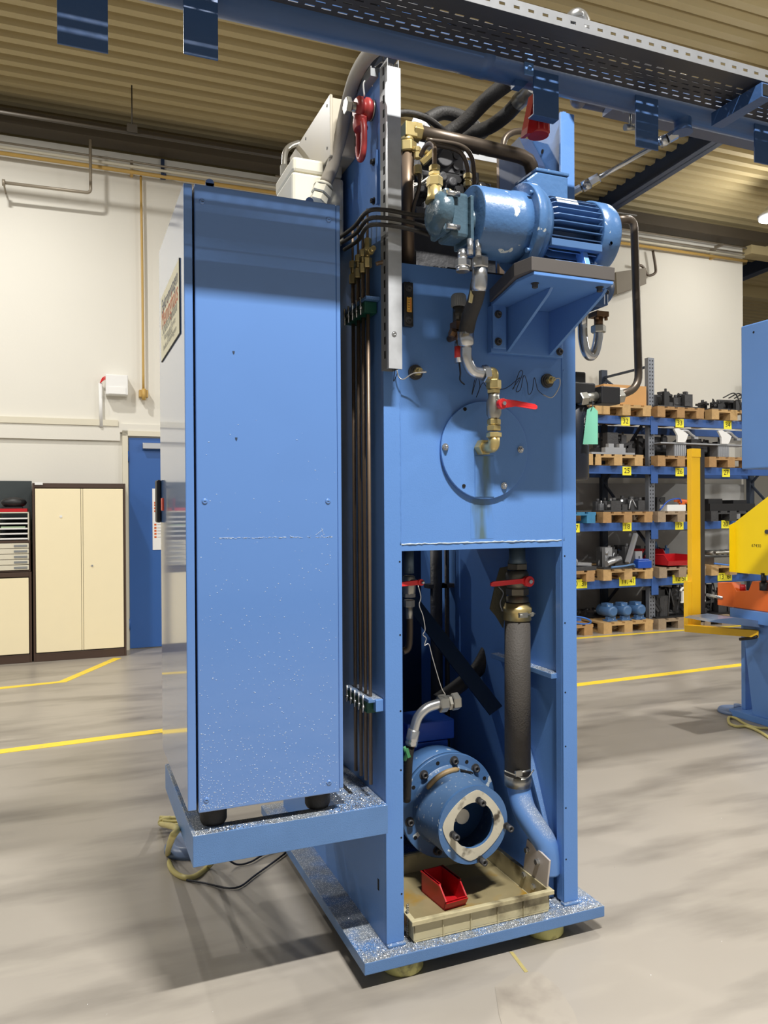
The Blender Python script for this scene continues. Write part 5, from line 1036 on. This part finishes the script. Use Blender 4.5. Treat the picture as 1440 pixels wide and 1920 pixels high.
# ball valve above it
t = thing('large_ball_valve', 'large grey ball valve with red lever above the suction hose', 'valve', (xh, SYY, zh(1090)))
m = MB(); m.lathe((xh, SYY, zh(1128)), (xh, SYY, zh(1030)), [(0, .046), (.02, .045), (.022, .036), (.035, .036)], 28, caps=False); m.hexn((xh, SYY, zh(1116)), (xh, SYY, zh(1102)), .046); m.lathe((xh, SYY, zh(1102)), (xh, SYY, zh(1068)), [(0, .04), (.015, .047), (.055, .047), (.07, .04)], 28); m.hexn((xh, SYY, zh(1068)), (xh, SYY, zh(1056)), .044, .5); part('valve_body', m, mat('dull_valve_metal', (120, 114, 100), .4, .6, var=.2, vscale=20), t)
m = MB(); m.lathe((xh, SYY, zh(1056)), (xh, SYY, 1.5), [(0, .04), (.02, .033), (1.5-zh(1056), .033)], 26); part('pipe_stub', m, mat('grey_blue_pipe', (86, 104, 118), .4, .3), t)
l0 = at(991, 1090, y=2.65); l1 = at(921, 1095, y=2.63)
m = MB(); m.cyl(l0+V(0, .016, 0), l0-V(0, .01, 0), .0215, n=24); m.prism([l0+V(0, 0, .018), l0+V(-.03, 0, .011), l1+V(.01, 0, .009), l1+V(0, 0, .004), l1+V(0, 0, -.008), l1+V(.01, 0, -.011), l0+V(-.03, 0, -.008), l0+V(0, 0, -.018)], (0, .01, 0)); part('lever', m, RED, t, bev=.002)
m = MB(); m.hexn(l0-V(0, .01, 0), l0-V(0, .02, 0), .009); m.cyl(l0+V(0, .016, 0), V(l0.x-.02, SYY-.02, l0.z), .012); part('lever_nut', m, CHROME, t)
P = [at(*q, y=2.86) for q in ((938, 1065), (952, 1062), (950, 1120), (946, 1160), (944, 1178), (930, 1155), (919, 1142), (926, 1110), (932, 1085))]
m = MB(); m.prism(P, (0, .006, 0)); mm = m; solo('hanging_rag', mm, CLOTH, 'brown oily rag hanging beside the large valve', 'rag', P[0])
m = MB(); m.tube([at(935, 1100, y=2.84), at(944, 1112, y=2.83), at(938, 1130, y=2.83), at(942, 1146, y=2.83)], .003, 6); solo('bent_wire_hook', m, WIRE, 'bent grey wire hooked on the oily rag', 'wire', at(935, 1100, y=2.84))
# elbow pipe and flange plate
t = thing('blue_elbow_pipe', 'swarf covered blue elbow pipe with bolted end plate at lower right', 'pipe', at(1030, 1580, y=2.75))
P = [V(xh, SYY, zh(1468)), V(xh+.004, SYY-.005, zh(1488)), at(984, 1520, y=2.68), at(1007, 1556, y=2.63), V(1.738, 2.60, at(1024, 1585, y=2.59).z), V(1.743, 2.588, at(1025, 1615, y=2.58).z), V(1.743, 2.584, at(1022, 1640, y=2.58).z)]
m = MB(); m.tube(P, lambda u_: .047 if u_ < .6 else .047-.005*(u_-.6)*2.5, 26, 8); m.cyl(V(1.735, 2.585, at(1024, 1625, y=2.58).z), V(1.7035, 2.585, at(1024, 1625, y=2.58).z), .036); part('elbow', m, overlay(overlay(mat('swarfy_blue', (92, 132, 190), .35, var=.08), (140, 148, 158), 12, .4, .55, zonly=True), (236, 238, 240), 170, .34, .2, 'voronoi', zonly=True), t)
xp = 1.695
pl = [at(988, 1573, x=xp), at(1030, 1614, x=xp), at(1022, 1692, x=xp), at(1006, 1680, x=xp), at(979, 1645, x=xp)]
m = MB(); m.prism(pl, (.008, 0, 0)); pp = part('end_plate', m, mat('pale_plate', (196, 188, 182), .5, .15, var=.06), t, bev=.001, label='pale grey bolted end plate')
for px, py in ((990, 1594), (1009, 1616), (985, 1640), (1003, 1662)):
    p = at(px, py, x=xp); m = MB(); m.cyl(p, p-V(.002, 0, 0), .012, n=18); m.hexn(p-V(.002, 0, 0), p-V(.013, 0, 0), .0125); part('hex_bolt', m, CHROME, pp)
# left valve & elbow
LY = 2.68; xl_ = at(767, 1100, y=LY).x; zl = lambda py: at(767, py, y=LY).z
t = thing('small_ball_valve', 'small ball valve with red lever at the left post', 'valve', (xl_, LY, zl(1090)))
m = MB(); m.cyl((xl_, LY, zl(1075)), (xl_, LY, 1.5), .019); part('pipe_stub', m, mat('grey_blue_pipe', (86, 104, 118)), t)
m = MB(); m.lathe((xl_, LY, zl(1116)), (xl_, LY, zl(1073)), [(0, .018), (.01, .024), (.05, .026), (.07, .022), (.075, .018)], 20); m.hexn((xl_, LY, zl(1120)), (xl_, LY, zl(1112)), .024); m.hexn((xl_, LY, zl(1138)), (xl_, LY, zl(1124)), .021); m.cyl((xl_, LY, zl(1160)), (xl_, LY, zl(1136)), .013); part('valve_body', m, STEEL, t)
l0, l1 = at(789, 1092, y=2.62), at(748, 1096, y=2.60); m = MB(); m.cyl(l0+V(0, .012, 0), l0-V(0, .006, 0), .012, n=20); m.prism([l0+V(0, 0, .01), l1+V(0, 0, .008), l1+V(0, 0, -.009), l0+V(0, 0, -.009)], (0, .008, 0)); part('lever', m, RED, t, bev=.002)
m = MB(); m.cyl(l0-V(0, .006, 0), l0-V(-.01, .012, -.002), .006, n=10); m.cyl(l0+V(0, .012, 0), V(xl_, LY-.02, l0.z), .009); part('lever_nut', m, CHROME, t)
P = [at(*q, y=2.78) for q in ((768, 1140), (768, 1190), (765, 1215), (755, 1222))]
m = MB(); m.tube(P, .014, 12); solo('dark_bent_pipe', m, BROWNP, 'dark pipe bent below the small valve', 'pipe', P[0])
a = at(757, 1120, y=2.72); m = MB(); m.box(1.10, 1.125, 2.72, 2.76, at(757, 1210, y=2.72).z, at(757, 1118, y=2.72).z); m.cyl((1.125, 2.73, at(757, 1180, y=2.72).z), (1.14, 2.73, at(757, 1180, y=2.72).z), .01, n=12); solo('grey_gauge_strip', m, ALU, 'narrow grey metal strip behind the left post', 'strip', a, bev=.003)
P = [at(*q, y=2.6) for q in ((784, 1098), (789, 1120), (786, 1135), (793, 1155), (797, 1180), (793, 1190), (799, 1197), (796, 1210), (804, 1208), (810, 1230), (820, 1265), (828, 1290), (835, 1302))]
m = MB(); m.tube(P, .0018, 5); solo('twisted_wire', m, WIRE, 'twisted silver wire from the small lever to the elbow nut', 'wire', P[0])
EY = 2.62; t = thing('silver_elbow', 'polished silver hose elbow with large nut in the opening', 'hose fitting', at(800, 1340, y=EY))
P = [at(770, 1398, y=EY), at(776, 1370, y=EY), at(784, 1345, y=EY), at(800, 1328, y=EY), at(822, 1320, y=EY), at(835, 1318, y=EY)]
m = MB(); m.tube(P[1:], .0185, 18, 8); part('bent_pipe', m, CHROME, t)
m = MB(); m.lathe(P[0], P[1], [(0, .022), (.01, .0235), (.02, .0225), (.022, .0245), (.03, .023), (.055, .0235), (.06, .02)], 24); part('ferrule', m, CHROME, t)
m = MB(); d_ = (P[5]-P[4]).normalized(); m.hexn(P[4]+d_*.0, P[4]+d_*.035, .033, .3); m.hexn(P[4]+d_*.037, P[4]+d_*.052, .028); m.hexn(P[4]+d_*.054, P[4]+d_*.085, .033, .5); part('union_nut', m, STEEL, t)
P = [at(769, 1400, y=EY), at(766, 1420, y=EY+.02), at(764, 1460, y=EY+.08), at(762, 1500, y=EY+.12)]
m = MB(); m.tube(P, .017, 12); solo('hydraulic_hose', m, DARK, 'short black hose below the silver elbow', 'hose', P[0])
m = MB(); m.tube([at(757, 1400, y=2.6), at(762, 1412, y=2.59), at(759, 1425, y=2.6)], .007, 8); m.obox(at(765, 1412, y=2.58), V(.3, 0, -1), Y, V(1, 0, .3), .018, .001, .006); solo('green_earth_lug', m, mat('green_lug', (60, 130, 84), .5), 'small green wrapped wire end beside the left post', 'wire end', at(757, 1400, y=2.6))
P = [at(*q, y=3.2) for q in ((955, 1150), (925, 1200), (895, 1255), (855, 1290), (820, 1315))]
m = MB(); m.tube(P, .035, 14); solo('hydraulic_hose', m, DARK, 'thick dark hose sloping behind the suction hose', 'hose', P[0])
for px, r_, lab in ((818, .03, 'dark upright pipe at the back of the opening'), (838, .012, 'thin dark pipe beside the upright pipe at the back')):
    m = MB(); a = at(px, 1100, y=3.5); m.cyl((a.x, 3.5, .3), (a.x, 3.5, 1.5), r_); m.box(a.x-.05, a.x+.05, 3.48, 3.54, 1.25, 1.27); solo('back_pipe', m, IRON, lab, 'pipe', (a.x, 3.5, .3))
# ---- oil tray with bin
a = at(770, 1758, z=.105); b = at(1023, 1703, z=.105)
t = thing('oil_drip_tray', 'grimy cream drip tray with oil on the base plate', 'tray', ((a.x+b.x)/2, 2.7, .102))
x0, x1, y0, y1 = a.x-.0, b.x-.0, 2.515, 3.0
x0b = x0-.0
m = MB(); e = .007; H = .075
m.box(x0, x1, y0, y1, .1025, .109)
for q in (((x0, y0), (x1, y0), (0, e)), ((x0, y1-e), (x1, y1-e), (0, e))): m.prism([(q[0][0], q[0][1], .109), (q[1][0], q[1][1], .109), (q[1][0]+.006, q[1][1], .109+H), (q[0][0]-.006, q[0][1], .109+H)], (0, e, 0))
for xx in (x0-.004, x1-.003): m.box(xx, xx+e, y0, y1, .109, .109+H)
m.box(x0-.016, x1+.016, y0-.014, y0+.004, .181, .188); m.box(x0-.016, x1+.016, y1-.004, y1+.014, .181, .188); m.box(x0-.016, x0+.003, y0+.004, y1-.004, .181, .188); m.box(x1-.003, x1+.016, y0+.004, y1-.004, .181, .188)
m.box(x0-.016, x1+.016, y0-.016, y0-.012, .172, .188)
for i in range(1, 5): xx = x0+(x1-x0)*i/5; m.box(xx-.002, xx+.002, y0-.005, y0, .104, .18)
part('tray_shell', m, TRAY, t, bev=.0025)
part('oil_puddle', MB().box(x0+.008, x1-.008, y0+.01, y1-.01, .1095, .111), OIL, t)
rb = at(853, 1701, z=.113)
bin_(rb.x, rb.y, .1115, .098, .17, .085, 'small open red storage bin standing in the oil tray', None, REDB, .1, 'red_bin', False)
q = at(763, 1655, z=.13); m = MB(); m.box(1.10, 1.135, 2.62, 2.68, .1115, .14); solo('orange_scrap', m, mat('amber_plastic', (240, 160, 40), .4), 'small orange piece behind the left post by the tray', 'scrap', (1.12, 2.65, .1115), bev=.003)
m = MB(); q = at(764, 1700, y=2.56); P = [V(q.x+.003*math.cos(i*1.1), 2.56+.003*math.sin(i*1.1), .102+i*.0011) for i in range(110)]; m.sweep(P, [.0022]*110, 5); solo('threaded_rod', m, STEEL, 'upright threaded rod behind the left post by the tray', 'rod', (q.x, 2.56, .102))

# ================================================================== OVERHEAD GANTRY
GY, GZ = 2.25, 3.137
t = thing('overhead_pipe_gantry', 'dark blue pipe gantry running overhead with hanging flat tabs', 'gantry', (1.2, GY, GZ))
m = MB(); m.lathe((-1.6, GY, GZ), (4.2, GY, GZ), [(0, .066), (2.85, .066), (2.852, .0685), (2.89, .0685), (2.892, .066), (5.8, .066)], 32); part('main_pipe', m, GANT, t)
for pa, pb, py, dx in ((107, 203, 78, 0), (345, 410, 97, 0), (1003, 1050, 213, 0), (1195, 1237, 272, 0), (1418, 1462, 302, 0)):
    a, b = at(pa, py, y=GY-.06), at(pb, py+(pb-pa)*.17, y=GY-.06); m = MB(); m.box(a.x, b.x, GY-.054, GY-.048, a.z-.0, GZ-.04)
    if pa == 1003: m.box(a.x, b.x+.0, GY-.0478, GY-.02, a.z, a.z+.006)
    part('hanging_tab', m, GANT, t, bev=.001)
q = at(991, 110, y=GY-.062); m = MB(); m.box(q.x-.017, q.x+.017, GY-.066, GY-.06, q.z-.055, q.z+.05); m.cyl((q.x, GY-.066, q.z-.035), (q.x, GY-.072, q.z-.035), .008, n=14); part('mount_strap', m, BLUED, t, bev=.001)
q = at(975, 140, y=GY); m = MB(); m.prism([(q.x-.03, GY-.02, GZ-.03), (q.x+.05, GY-.02, GZ-.03), (q.x+.0, GY-.02, GZ-.085), (q.x-.03, GY-.02, GZ-.085)], (0, .03, 0)); part('lower_lug', m, GANT, t)
q = at(1280, 200, y=GY); m = MB(); m.lathe((q.x, GY, GZ-.03), (q.x, GY, at(1281, 214, y=GY).z), [(0, .045), (.03, .032), (.05, .03), (.075, .036)], 22); part('branch_stub', m, GANT, t)
m = MB(); zq_ = at(1281, 214, y=GY).z; m.lathe((q.x, GY, zq_-.02), (q.x, GY, zq_), [(0, .032), (.01, .038), (.02, .038)], 22); part('branch_collar', m, GALV, t)
a = at(1428, 166, y=1.97); m = MB(); m.box(a.x, a.x+.05, 1.97, 1.973+.22, a.z-.026, a.z+.022); m.cm = 1; m.box(a.x+.005, a.x+.045, 1.968, 1.97, a.z-.021, a.z+.017); part('square_tube_arm', m, [GANT, HOLE], t)
m = MB(); m.box(1.95, 4.2, 2.42, 2.5, at(1240, 215, y=2.42).z-.012, at(1240, 215, y=2.42).z+.07); part('rear_channel', m, mat('grey_blue_channel', (84, 92, 112), .45), t)
# perforated tray
TY0, TY1 = 1.985, GY-.078; tz = 3.108
t = thing('perforated_cable_tray', 'galvanized perforated cable tray beside the overhead pipe', 'cable tray', (1.5, 2.1, tz))
m = MB(); XA, XB = -.6, 4.2; NX = int((XB-XA)/.05); slots = 6; dyy = (TY1-TY0-.045)/slots; TYs = TY0+.045
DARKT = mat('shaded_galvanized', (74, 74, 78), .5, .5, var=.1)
m.box(XA, XB, TY0, TYs-.0001, tz, tz+.0015)
for j in range(slots):
    yb0 = TYs+j*dyy; m.box(XA, XB, yb0, yb0+dyy-.0065, tz, tz+.0015)
    for i in range(NX):
        xx = XA+i*.05+(.025 if j % 2 else 0); m.box(xx, xx+.02, yb0+dyy-.0065, yb0+dyy, tz, tz+.0015)
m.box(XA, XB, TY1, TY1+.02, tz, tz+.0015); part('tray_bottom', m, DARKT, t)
zt_ = tz+.04; m = MB(); m.box(XA, XB, TY0-.0015, TY0, tz, tz+.016); m.box(XA, XB, TY0-.0015, TY0, tz+.025, zt_); m.box(XA, XB, TY0-.0015, TY0+.012, zt_, zt_+.0015)
for i in range(NX): xx = XA+i*.05; m.box(xx, xx+.03, TY0-.0015, TY0, tz+.016, tz+.025)
part('tray_side', m, mat('dull_galvanized', (128, 130, 133), .6, .3, var=.1, vscale=25), t, label='bright slotted tray side')
m = MB(); R = random.Random(9)
for i in range(5): yk = 2.03+.028*i; m.tube([(XA+k*.4, yk+R.uniform(-.006, .006), tz+.012+R.uniform(0, .008)) for k in range(13)], .007, 6, 3)
solo('tray_cables', m, BLACK, 'black cables lying in the perforated tray', 'cables', (1.5, 2.1, tz), kind='stuff')
q = at(1085, 40, y=2.03); m = MB(); m.tube([q+V(-.04, .03, -.02), q+V(-.02, .0, .01), q+V(.005, 0, .018), q+V(.02, 0, .0), q+V(.022, .0, -.03)], .02, 14); solo('silver_elbow_fitting', m, CHROME, 'shiny silver elbow standing up out of the tray', 'fitting', q)
m = MB(); P = [at(1288, 222, y=GY), at(1284, 238, y=GY+.01), at(1270, 250, y=GY+.03), at(1252, 260, y=GY+.05), at(1240, 266, y=GY+.07)]
m.tube(P[:4], .0135, 12); m.hexn(P[2], P[3], .019); m.lathe(P[3], P[4], [(0, .02), (.03, .022)], 14); e = at(1083, 356, x=1.86); m.cyl(P[4], e, .0095); d_ = (e-P[4]).normalized(); m.hexn(e-d_*.09, e-d_*.05, .019); m.cyl(e-d_*.05, e-d_*.02, .021); m.hexn(e-d_*.015, e+d_*.02, .016); solo('silver_tie_pipe', m, CHROME, 'silver pipe slanting from the gantry to the press top', 'pipe', P[0])
q = at(1182, 225, y=2.33); m = MB(); m.cyl(q+V(0, 0, .05), q+V(0, 0, -.03), .005, n=8); m.cyl(q+V(-.025, 0, -.032), q+V(.02, 0, -.022), .012, n=10); m.cyl(q+V(-.03, 0, .03), q+V(.02, 0, .05), .01, n=8); solo('pipe_hanger', m, STEEL, 'small steel hanger clamp beside the right hanging tab', 'clamp', q)
a, b = at(1085, 186, y=2.5), at(1250, 222, y=2.5); m = MB(); m.cyl(a, b, .028, n=18); m.ball(a, .034, 14, 8); solo('grey_cross_pipe', m, mat('dull_grey_pipe', (104, 104, 112), .4, .3), 'dull grey pipe behind the overhead blue pipe', 'pipe', a)
# red fitting under the third tab
a = at(1010, 250, y=2.30); t = thing('red_lamp_fitting', 'red ribbed fitting hanging behind the third overhead tab', 'fitting', a)
zt_, zb = at(1008, 222, y=2.29).z, at(1008, 255, y=2.29).z; xa, xb = at(989, 250, y=2.29).x, at(1026, 250, y=2.29).x; xc = (xa+xb)/2+.003
m = MB()
m.lathe((xc, 2.29, zb), (xc, 2.29, zt_), [(0, .036), (.006, .0385), (zt_-zb, .036)], 30)
for i in range(12): a_ = math.pi*2*i/12; m.cyl((xc+.0365*math.cos(a_), 2.29+.0365*math.sin(a_), zb+.008), (xc+.0355*math.cos(a_), 2.29+.0355*math.sin(a_), zt_), .0035, n=6)
part('ribbed_body', m, REDG, t)
m = MB(); m.prism([at(*q_, y=2.26) for q_ in ((1003, 172), (1012, 172), (1012, 236), (996, 250), (988, 250), (990, 236))], (0, .04, 0)); part('side_blade', m, REDG, t)
# ================================================================== MACHINE AT THE RIGHT EDGE
MX = 4.86
t = thing('blue_side_machine', 'blue machine with yellow guard cut off by the right edge', 'machine', (5.1, 4.3, 0))
z0, z1 = at(1390, 880, x=MX).z, at(1390, 612, x=MX).z; yf = at(1390, 880, x=MX).y
part('upper_housing', MB().box(MX, 5.7, 3.6, yf, z0, z1), BLUE, t, bev=.01)
p = at(1413, 623, x=MX); m = MB(); m.cyl(p, p-V(.001, 0, 0), .009, n=14); part('housing_hole', m, HOLE, t)
m = MB(); m.box(MX-.06, 5.7, 3.55, 4.62, at(1390, 1163, x=MX).z, at(1390, 1140, x=MX).z); part('table', m, BLUE, t, bev=.004)
P = [at(*q, y=4.35) for q in ((1340, 1162), (1375, 1158), (1440, 1166), (1440, 1178), (1370, 1170), (1330, 1166))]; m = MB(); m.prism(P, (0, .25, 0)); part('side_table', m, mat('pale_blue_table', (120, 140, 170), .25, .4), t)
zt_ = at(1390, 1165, x=MX).z
q = [at(*q_, x=MX) for q_ in ((1392, 1190), (1455, 1190), (1455, 1352), (1414, 1343), (1411, 1335))]; q[0].z = zt_-.001; q[1] = V(MX, 3.7, zt_-.001); q[2] = V(MX, 3.7, .0505); q[3].z = .0505
m = MB(); m.prism(q, (.02, 0, 0)); part('side_panel', m, BLUE, t)
c0, c1 = at(1390, 1300, y=4.62), at(1404, 1300, y=4.62); part('rear_leg', MB().box(c0.x, c1.x, 4.58, 4.62, .0505, zt_-.001), BLUE, t, bev=.002)
part('rear_leg', MB().box(c1.x+.001, c1.x+.05, 4.60, 4.62, .0505, zt_-.001), NAVY, t)
m = MB(); m.box(MX-.03, 5.6, 3.6, 4.66, .0, .05); part('base_plate', m, BLUE, t, bev=.003)
m = MB(); p = at(1420, 1190, x=MX-.01); m.tube([p, p+V(-.03, 0, -.02), p+V(-.05, .12, -.05)], .012, 8); part('crank_handle', m, BLACK, t)
t = thing('floor_foot_disc', 'round blue foot plate on the floor at the right machine', 'foot', (4.78, 4.72, 0)); c = at(1378, 1333, z=.01)
m = MB(); m.lathe((c.x, c.y, 0), (c.x, c.y, .03), [(0, .13), (.015, .13), (.03, .12)], 36); m.cyl((c.x+.03, c.y, .03), (c.x+.03, c.y, .06), .03); part('disc', m, mat('steel_blue_disc', (110, 130, 165), .35), t)
# yellow guard
P = [at(*q, x=4.80) for q in ((1377, 980), (1442, 915), (1442, 1080), (1377, 1073))]
t = thing('machine_guard', 'bright yellow guard panel with cut corner at right edge', 'guard', P[3])
q0 = at(1368, 985, x=4.83); y_ = P[0].y; m = MB(); m.prism([P[0], V(4.80, 3.7, P[0].z+.55), V(4.80, 3.7, P[3].z), V(4.80, P[3].y, P[3].z)], (.004, 0, 0)); part('panel', m, YEL, t)
xa = at(1368, 1000, y=y_).x; m = MB(); m.prism([(xa, y_, P[0].z-.02), (4.80, y_, P[0].z), (4.80, y_, P[3].z), (xa, y_, P[3].z+.005)], (0, .004, 0)); part('folded_edge', m, YEL, t)
m = MB(); m.text('67430', at(1409, 1023, x=4.799), -Y, Z, .035, 'LEFT'); part('ink_number', m, INK, t)
p = at(1439, 997, x=4.8); m = MB(); m.cyl(p, p-V(.012, 0, 0), .016); part('knob', m, IRON, t)
gy = 4.75
t = thing('yellow_guard_post', 'upright yellow guard post with black edge strip', 'guard post', at(1300, 1180, y=gy))
a, b = at(1298, 1170, y=gy), at(1313, 842, y=gy); m = MB(); m.box(a.x, b.x, gy, gy+.05, at(1300, 1180, y=gy).z, b.z); part('post', m, YEL2, t, bev=.003)
m = MB(); m.box(b.x+.001, at(1322, 1000, y=gy).x, gy+.002, gy+.045, at(1300, 1168, y=gy).z, b.z); part('edge_strip', m, mat('black_edge_strip', (52, 50, 48), .5), t)
m = MB(); q = at(1290, 1090, y=gy); m.box(q.x, a.x-.001, gy+.002, gy+.048, at(1290, 1180, y=gy).z, q.z); part('side_post', m, YEL2, t, bev=.002)
m = MB(); a = at(1288, 1183, y=gy); b = at(1422, 1178, y=gy-.35); m.bar((a.x+.0, gy+.025, a.z+.02), (b.x, gy-.35, a.z+.005), .05, .055); part('lower_arm', m, YEL2, t, bev=.002)
m = MB(); m.box(at(1297, 850, y=gy).x-.002, at(1313, 850, y=gy).x+.002, gy-.004, gy+.03, at(1300, 857, y=gy).z, at(1300, 841, y=gy).z); part('post_cap', m, YEL2, t, bev=.002)
# orange part on table
ox = 4.83; t = thing('orange_foot_guard', 'orange U shaped cover on the table of the right machine', 'cover', at(1400, 1140, x=ox))
P = [at(*q, x=ox) for q in ((1345, 1092), (1372, 1092), (1381, 1108), (1403, 1108), (1410, 1090), (1450, 1090), (1450, 1132), (1345, 1140))]
zb_ = at(1390, 1140, x=MX).z+.001
P = [V(p.x, p.y, max(p.z, zb_)) for p in P]; P[-1].z = zb_; P[-2].z = zb_
m = MB(); m.prism(P, (.09, 0, 0)); part('cover', m, ORANGE, t, bev=.005)
p = at(1393, 1103, x=ox+.05); m = MB(); m.cyl(p-V(0, 0, .02), p+V(0, 0, .03), .022); part('red_button', m, REDB, t)
p = at(1356, 1121, x=ox); m = MB(); m.cyl(p, p+V(-.01, .16, .01), .012, n=12); part('steel_pin', m, CHROME, t)
p = at(1432, 1082, x=4.81); m = MB(); m.cyl(p+V(0, 0, -.04), p+V(0, 0, .03), .02); m.cyl(p+V(0, 0, -.1), p+V(0, 0, -.04), .03); part('clamp_knob', m, BLACK, t)
P = [at(*q, z=.012) for q in ((1442, 1366), (1415, 1364), (1395, 1356), (1380, 1347), (1367, 1345), (1368, 1356), (1382, 1362), (1400, 1362), (1425, 1372), (1445, 1385))]
m = MB(); m.tube(P, .011, 8); solo('floor_cable', m, CABY, 'yellow green cable looped on the floor at the right machine', 'cable', P[0])
# ================================================================== FLOOR AT LEFT, BELOW THE SHELF
P = [at(318, 1534, z=.05), at(303, 1538, z=.06), at(302, 1545, z=.05), at(330, 1552, y=2.95), at(322, 1572, y=2.85), at(315, 1600, z=.02), at(322, 1630, z=.012), at(345, 1645, z=.012), at(368, 1642, z=.012), at(395, 1620, z=.03), at(400, 1600, y=3.1)]
m = MB(); m.tube(P, .0125, 12); solo('floor_cable', m, CABY, 'thick yellow green cable looping from under the cabinet shelf', 'cable', P[6])
m = MB()
for i in range(3): m.tube([at(300+4*i, 1533+7*i, z=.05+.01*i), at(320, 1534+7*i, z=.05), at(345, 1534+6*i, z=.05)], .011, 8)
solo('cable_coil', m, CABY, 'coil end of yellow green cable behind the shelf corner', 'cable', at(318, 1540, z=.05))
c = at(340, 1583, z=.03); m = MB(); m.lathe((c.x+.05, c.y, 0), (c.x+.05, c.y, .05), [(0, .13), (.02, .13), (.05, .1)], 32); m.cyl((c.x+.05, c.y, .05), (c.x+.05, c.y, .4), .025); solo('blue_stand_foot', m, mat('steel_blue_disc', (110, 130, 165)), 'round blue stand foot under the cabinet shelf', 'foot', (c.x+.05, c.y, 0))
P = [at(425, 1610, z=.05), at(445, 1621, z=.01), at(470, 1616, z=.01), at(500, 1600, z=.01), at(545, 1590, z=.01), at(480, 1640, z=.008), at(440, 1665, z=.008), at(380, 1655, z=.008), at(350, 1650, z=.008)]
m = MB(); m.tube(P, .0045, 8); solo('thin_black_cable', m, WIREB, 'thin black cable trailing on the floor under the shelf', 'cable', P[3])
# small debris on the floor
R = random.Random(11); m = MB()
for i in range(45):
    x, y = R.uniform(-.2, 3.2), R.uniform(1.7, 3.4); s_ = R.uniform(.001, .0035)
    if 0.9 < x < 1.95 and y > 2.4: continue
    a_ = R.uniform(0, 6.3); q = V(math.cos(a_), math.sin(a_), 0)*s_; m.add([V(x, y, .0005)+q, V(x, y, .0005)-q, V(x, y, .002)+V(-q.y, q.x, 0)*.5, V(x, y, .0028)-V(-q.y, q.x, 0)*.5], [(0, 2, 1), (0, 1, 3), (0, 3, 2), (1, 2, 3)])
solo('floor_chips', m, WHITE, 'scattered pale chips on the floor around the press', 'chips', (1, 2, 0), kind='stuff')

m = MB(); P = [at(*q, z=0) for q in ((928, 1850), (960, 1826), (1010, 1822), (1045, 1850), (1075, 1895), (1110, 1990), (960, 1990), (935, 1900))]
m.prism(P, (0, 0, .0015)); solo('floor_patch', m, overlay(mat('pale_worn_floor', (166, 158, 146), .35, var=.06), (140, 132, 122), 5, .5, .7), 'pale worn patch on the floor in front of the press', 'floor patch', P[0])
m = MB(); P = [at(*q, z=0) for q in ((955, 1785), (962, 1785), (990, 1822), (984, 1824))]; m.prism(P, (0, 0, .0015))
solo('worn_floor_line', m, mat('faded_yellow', (186, 172, 112), .5, var=.2, vscale=20), 'short faded yellow paint remnant in front of the press base', 'floor line', P[0])
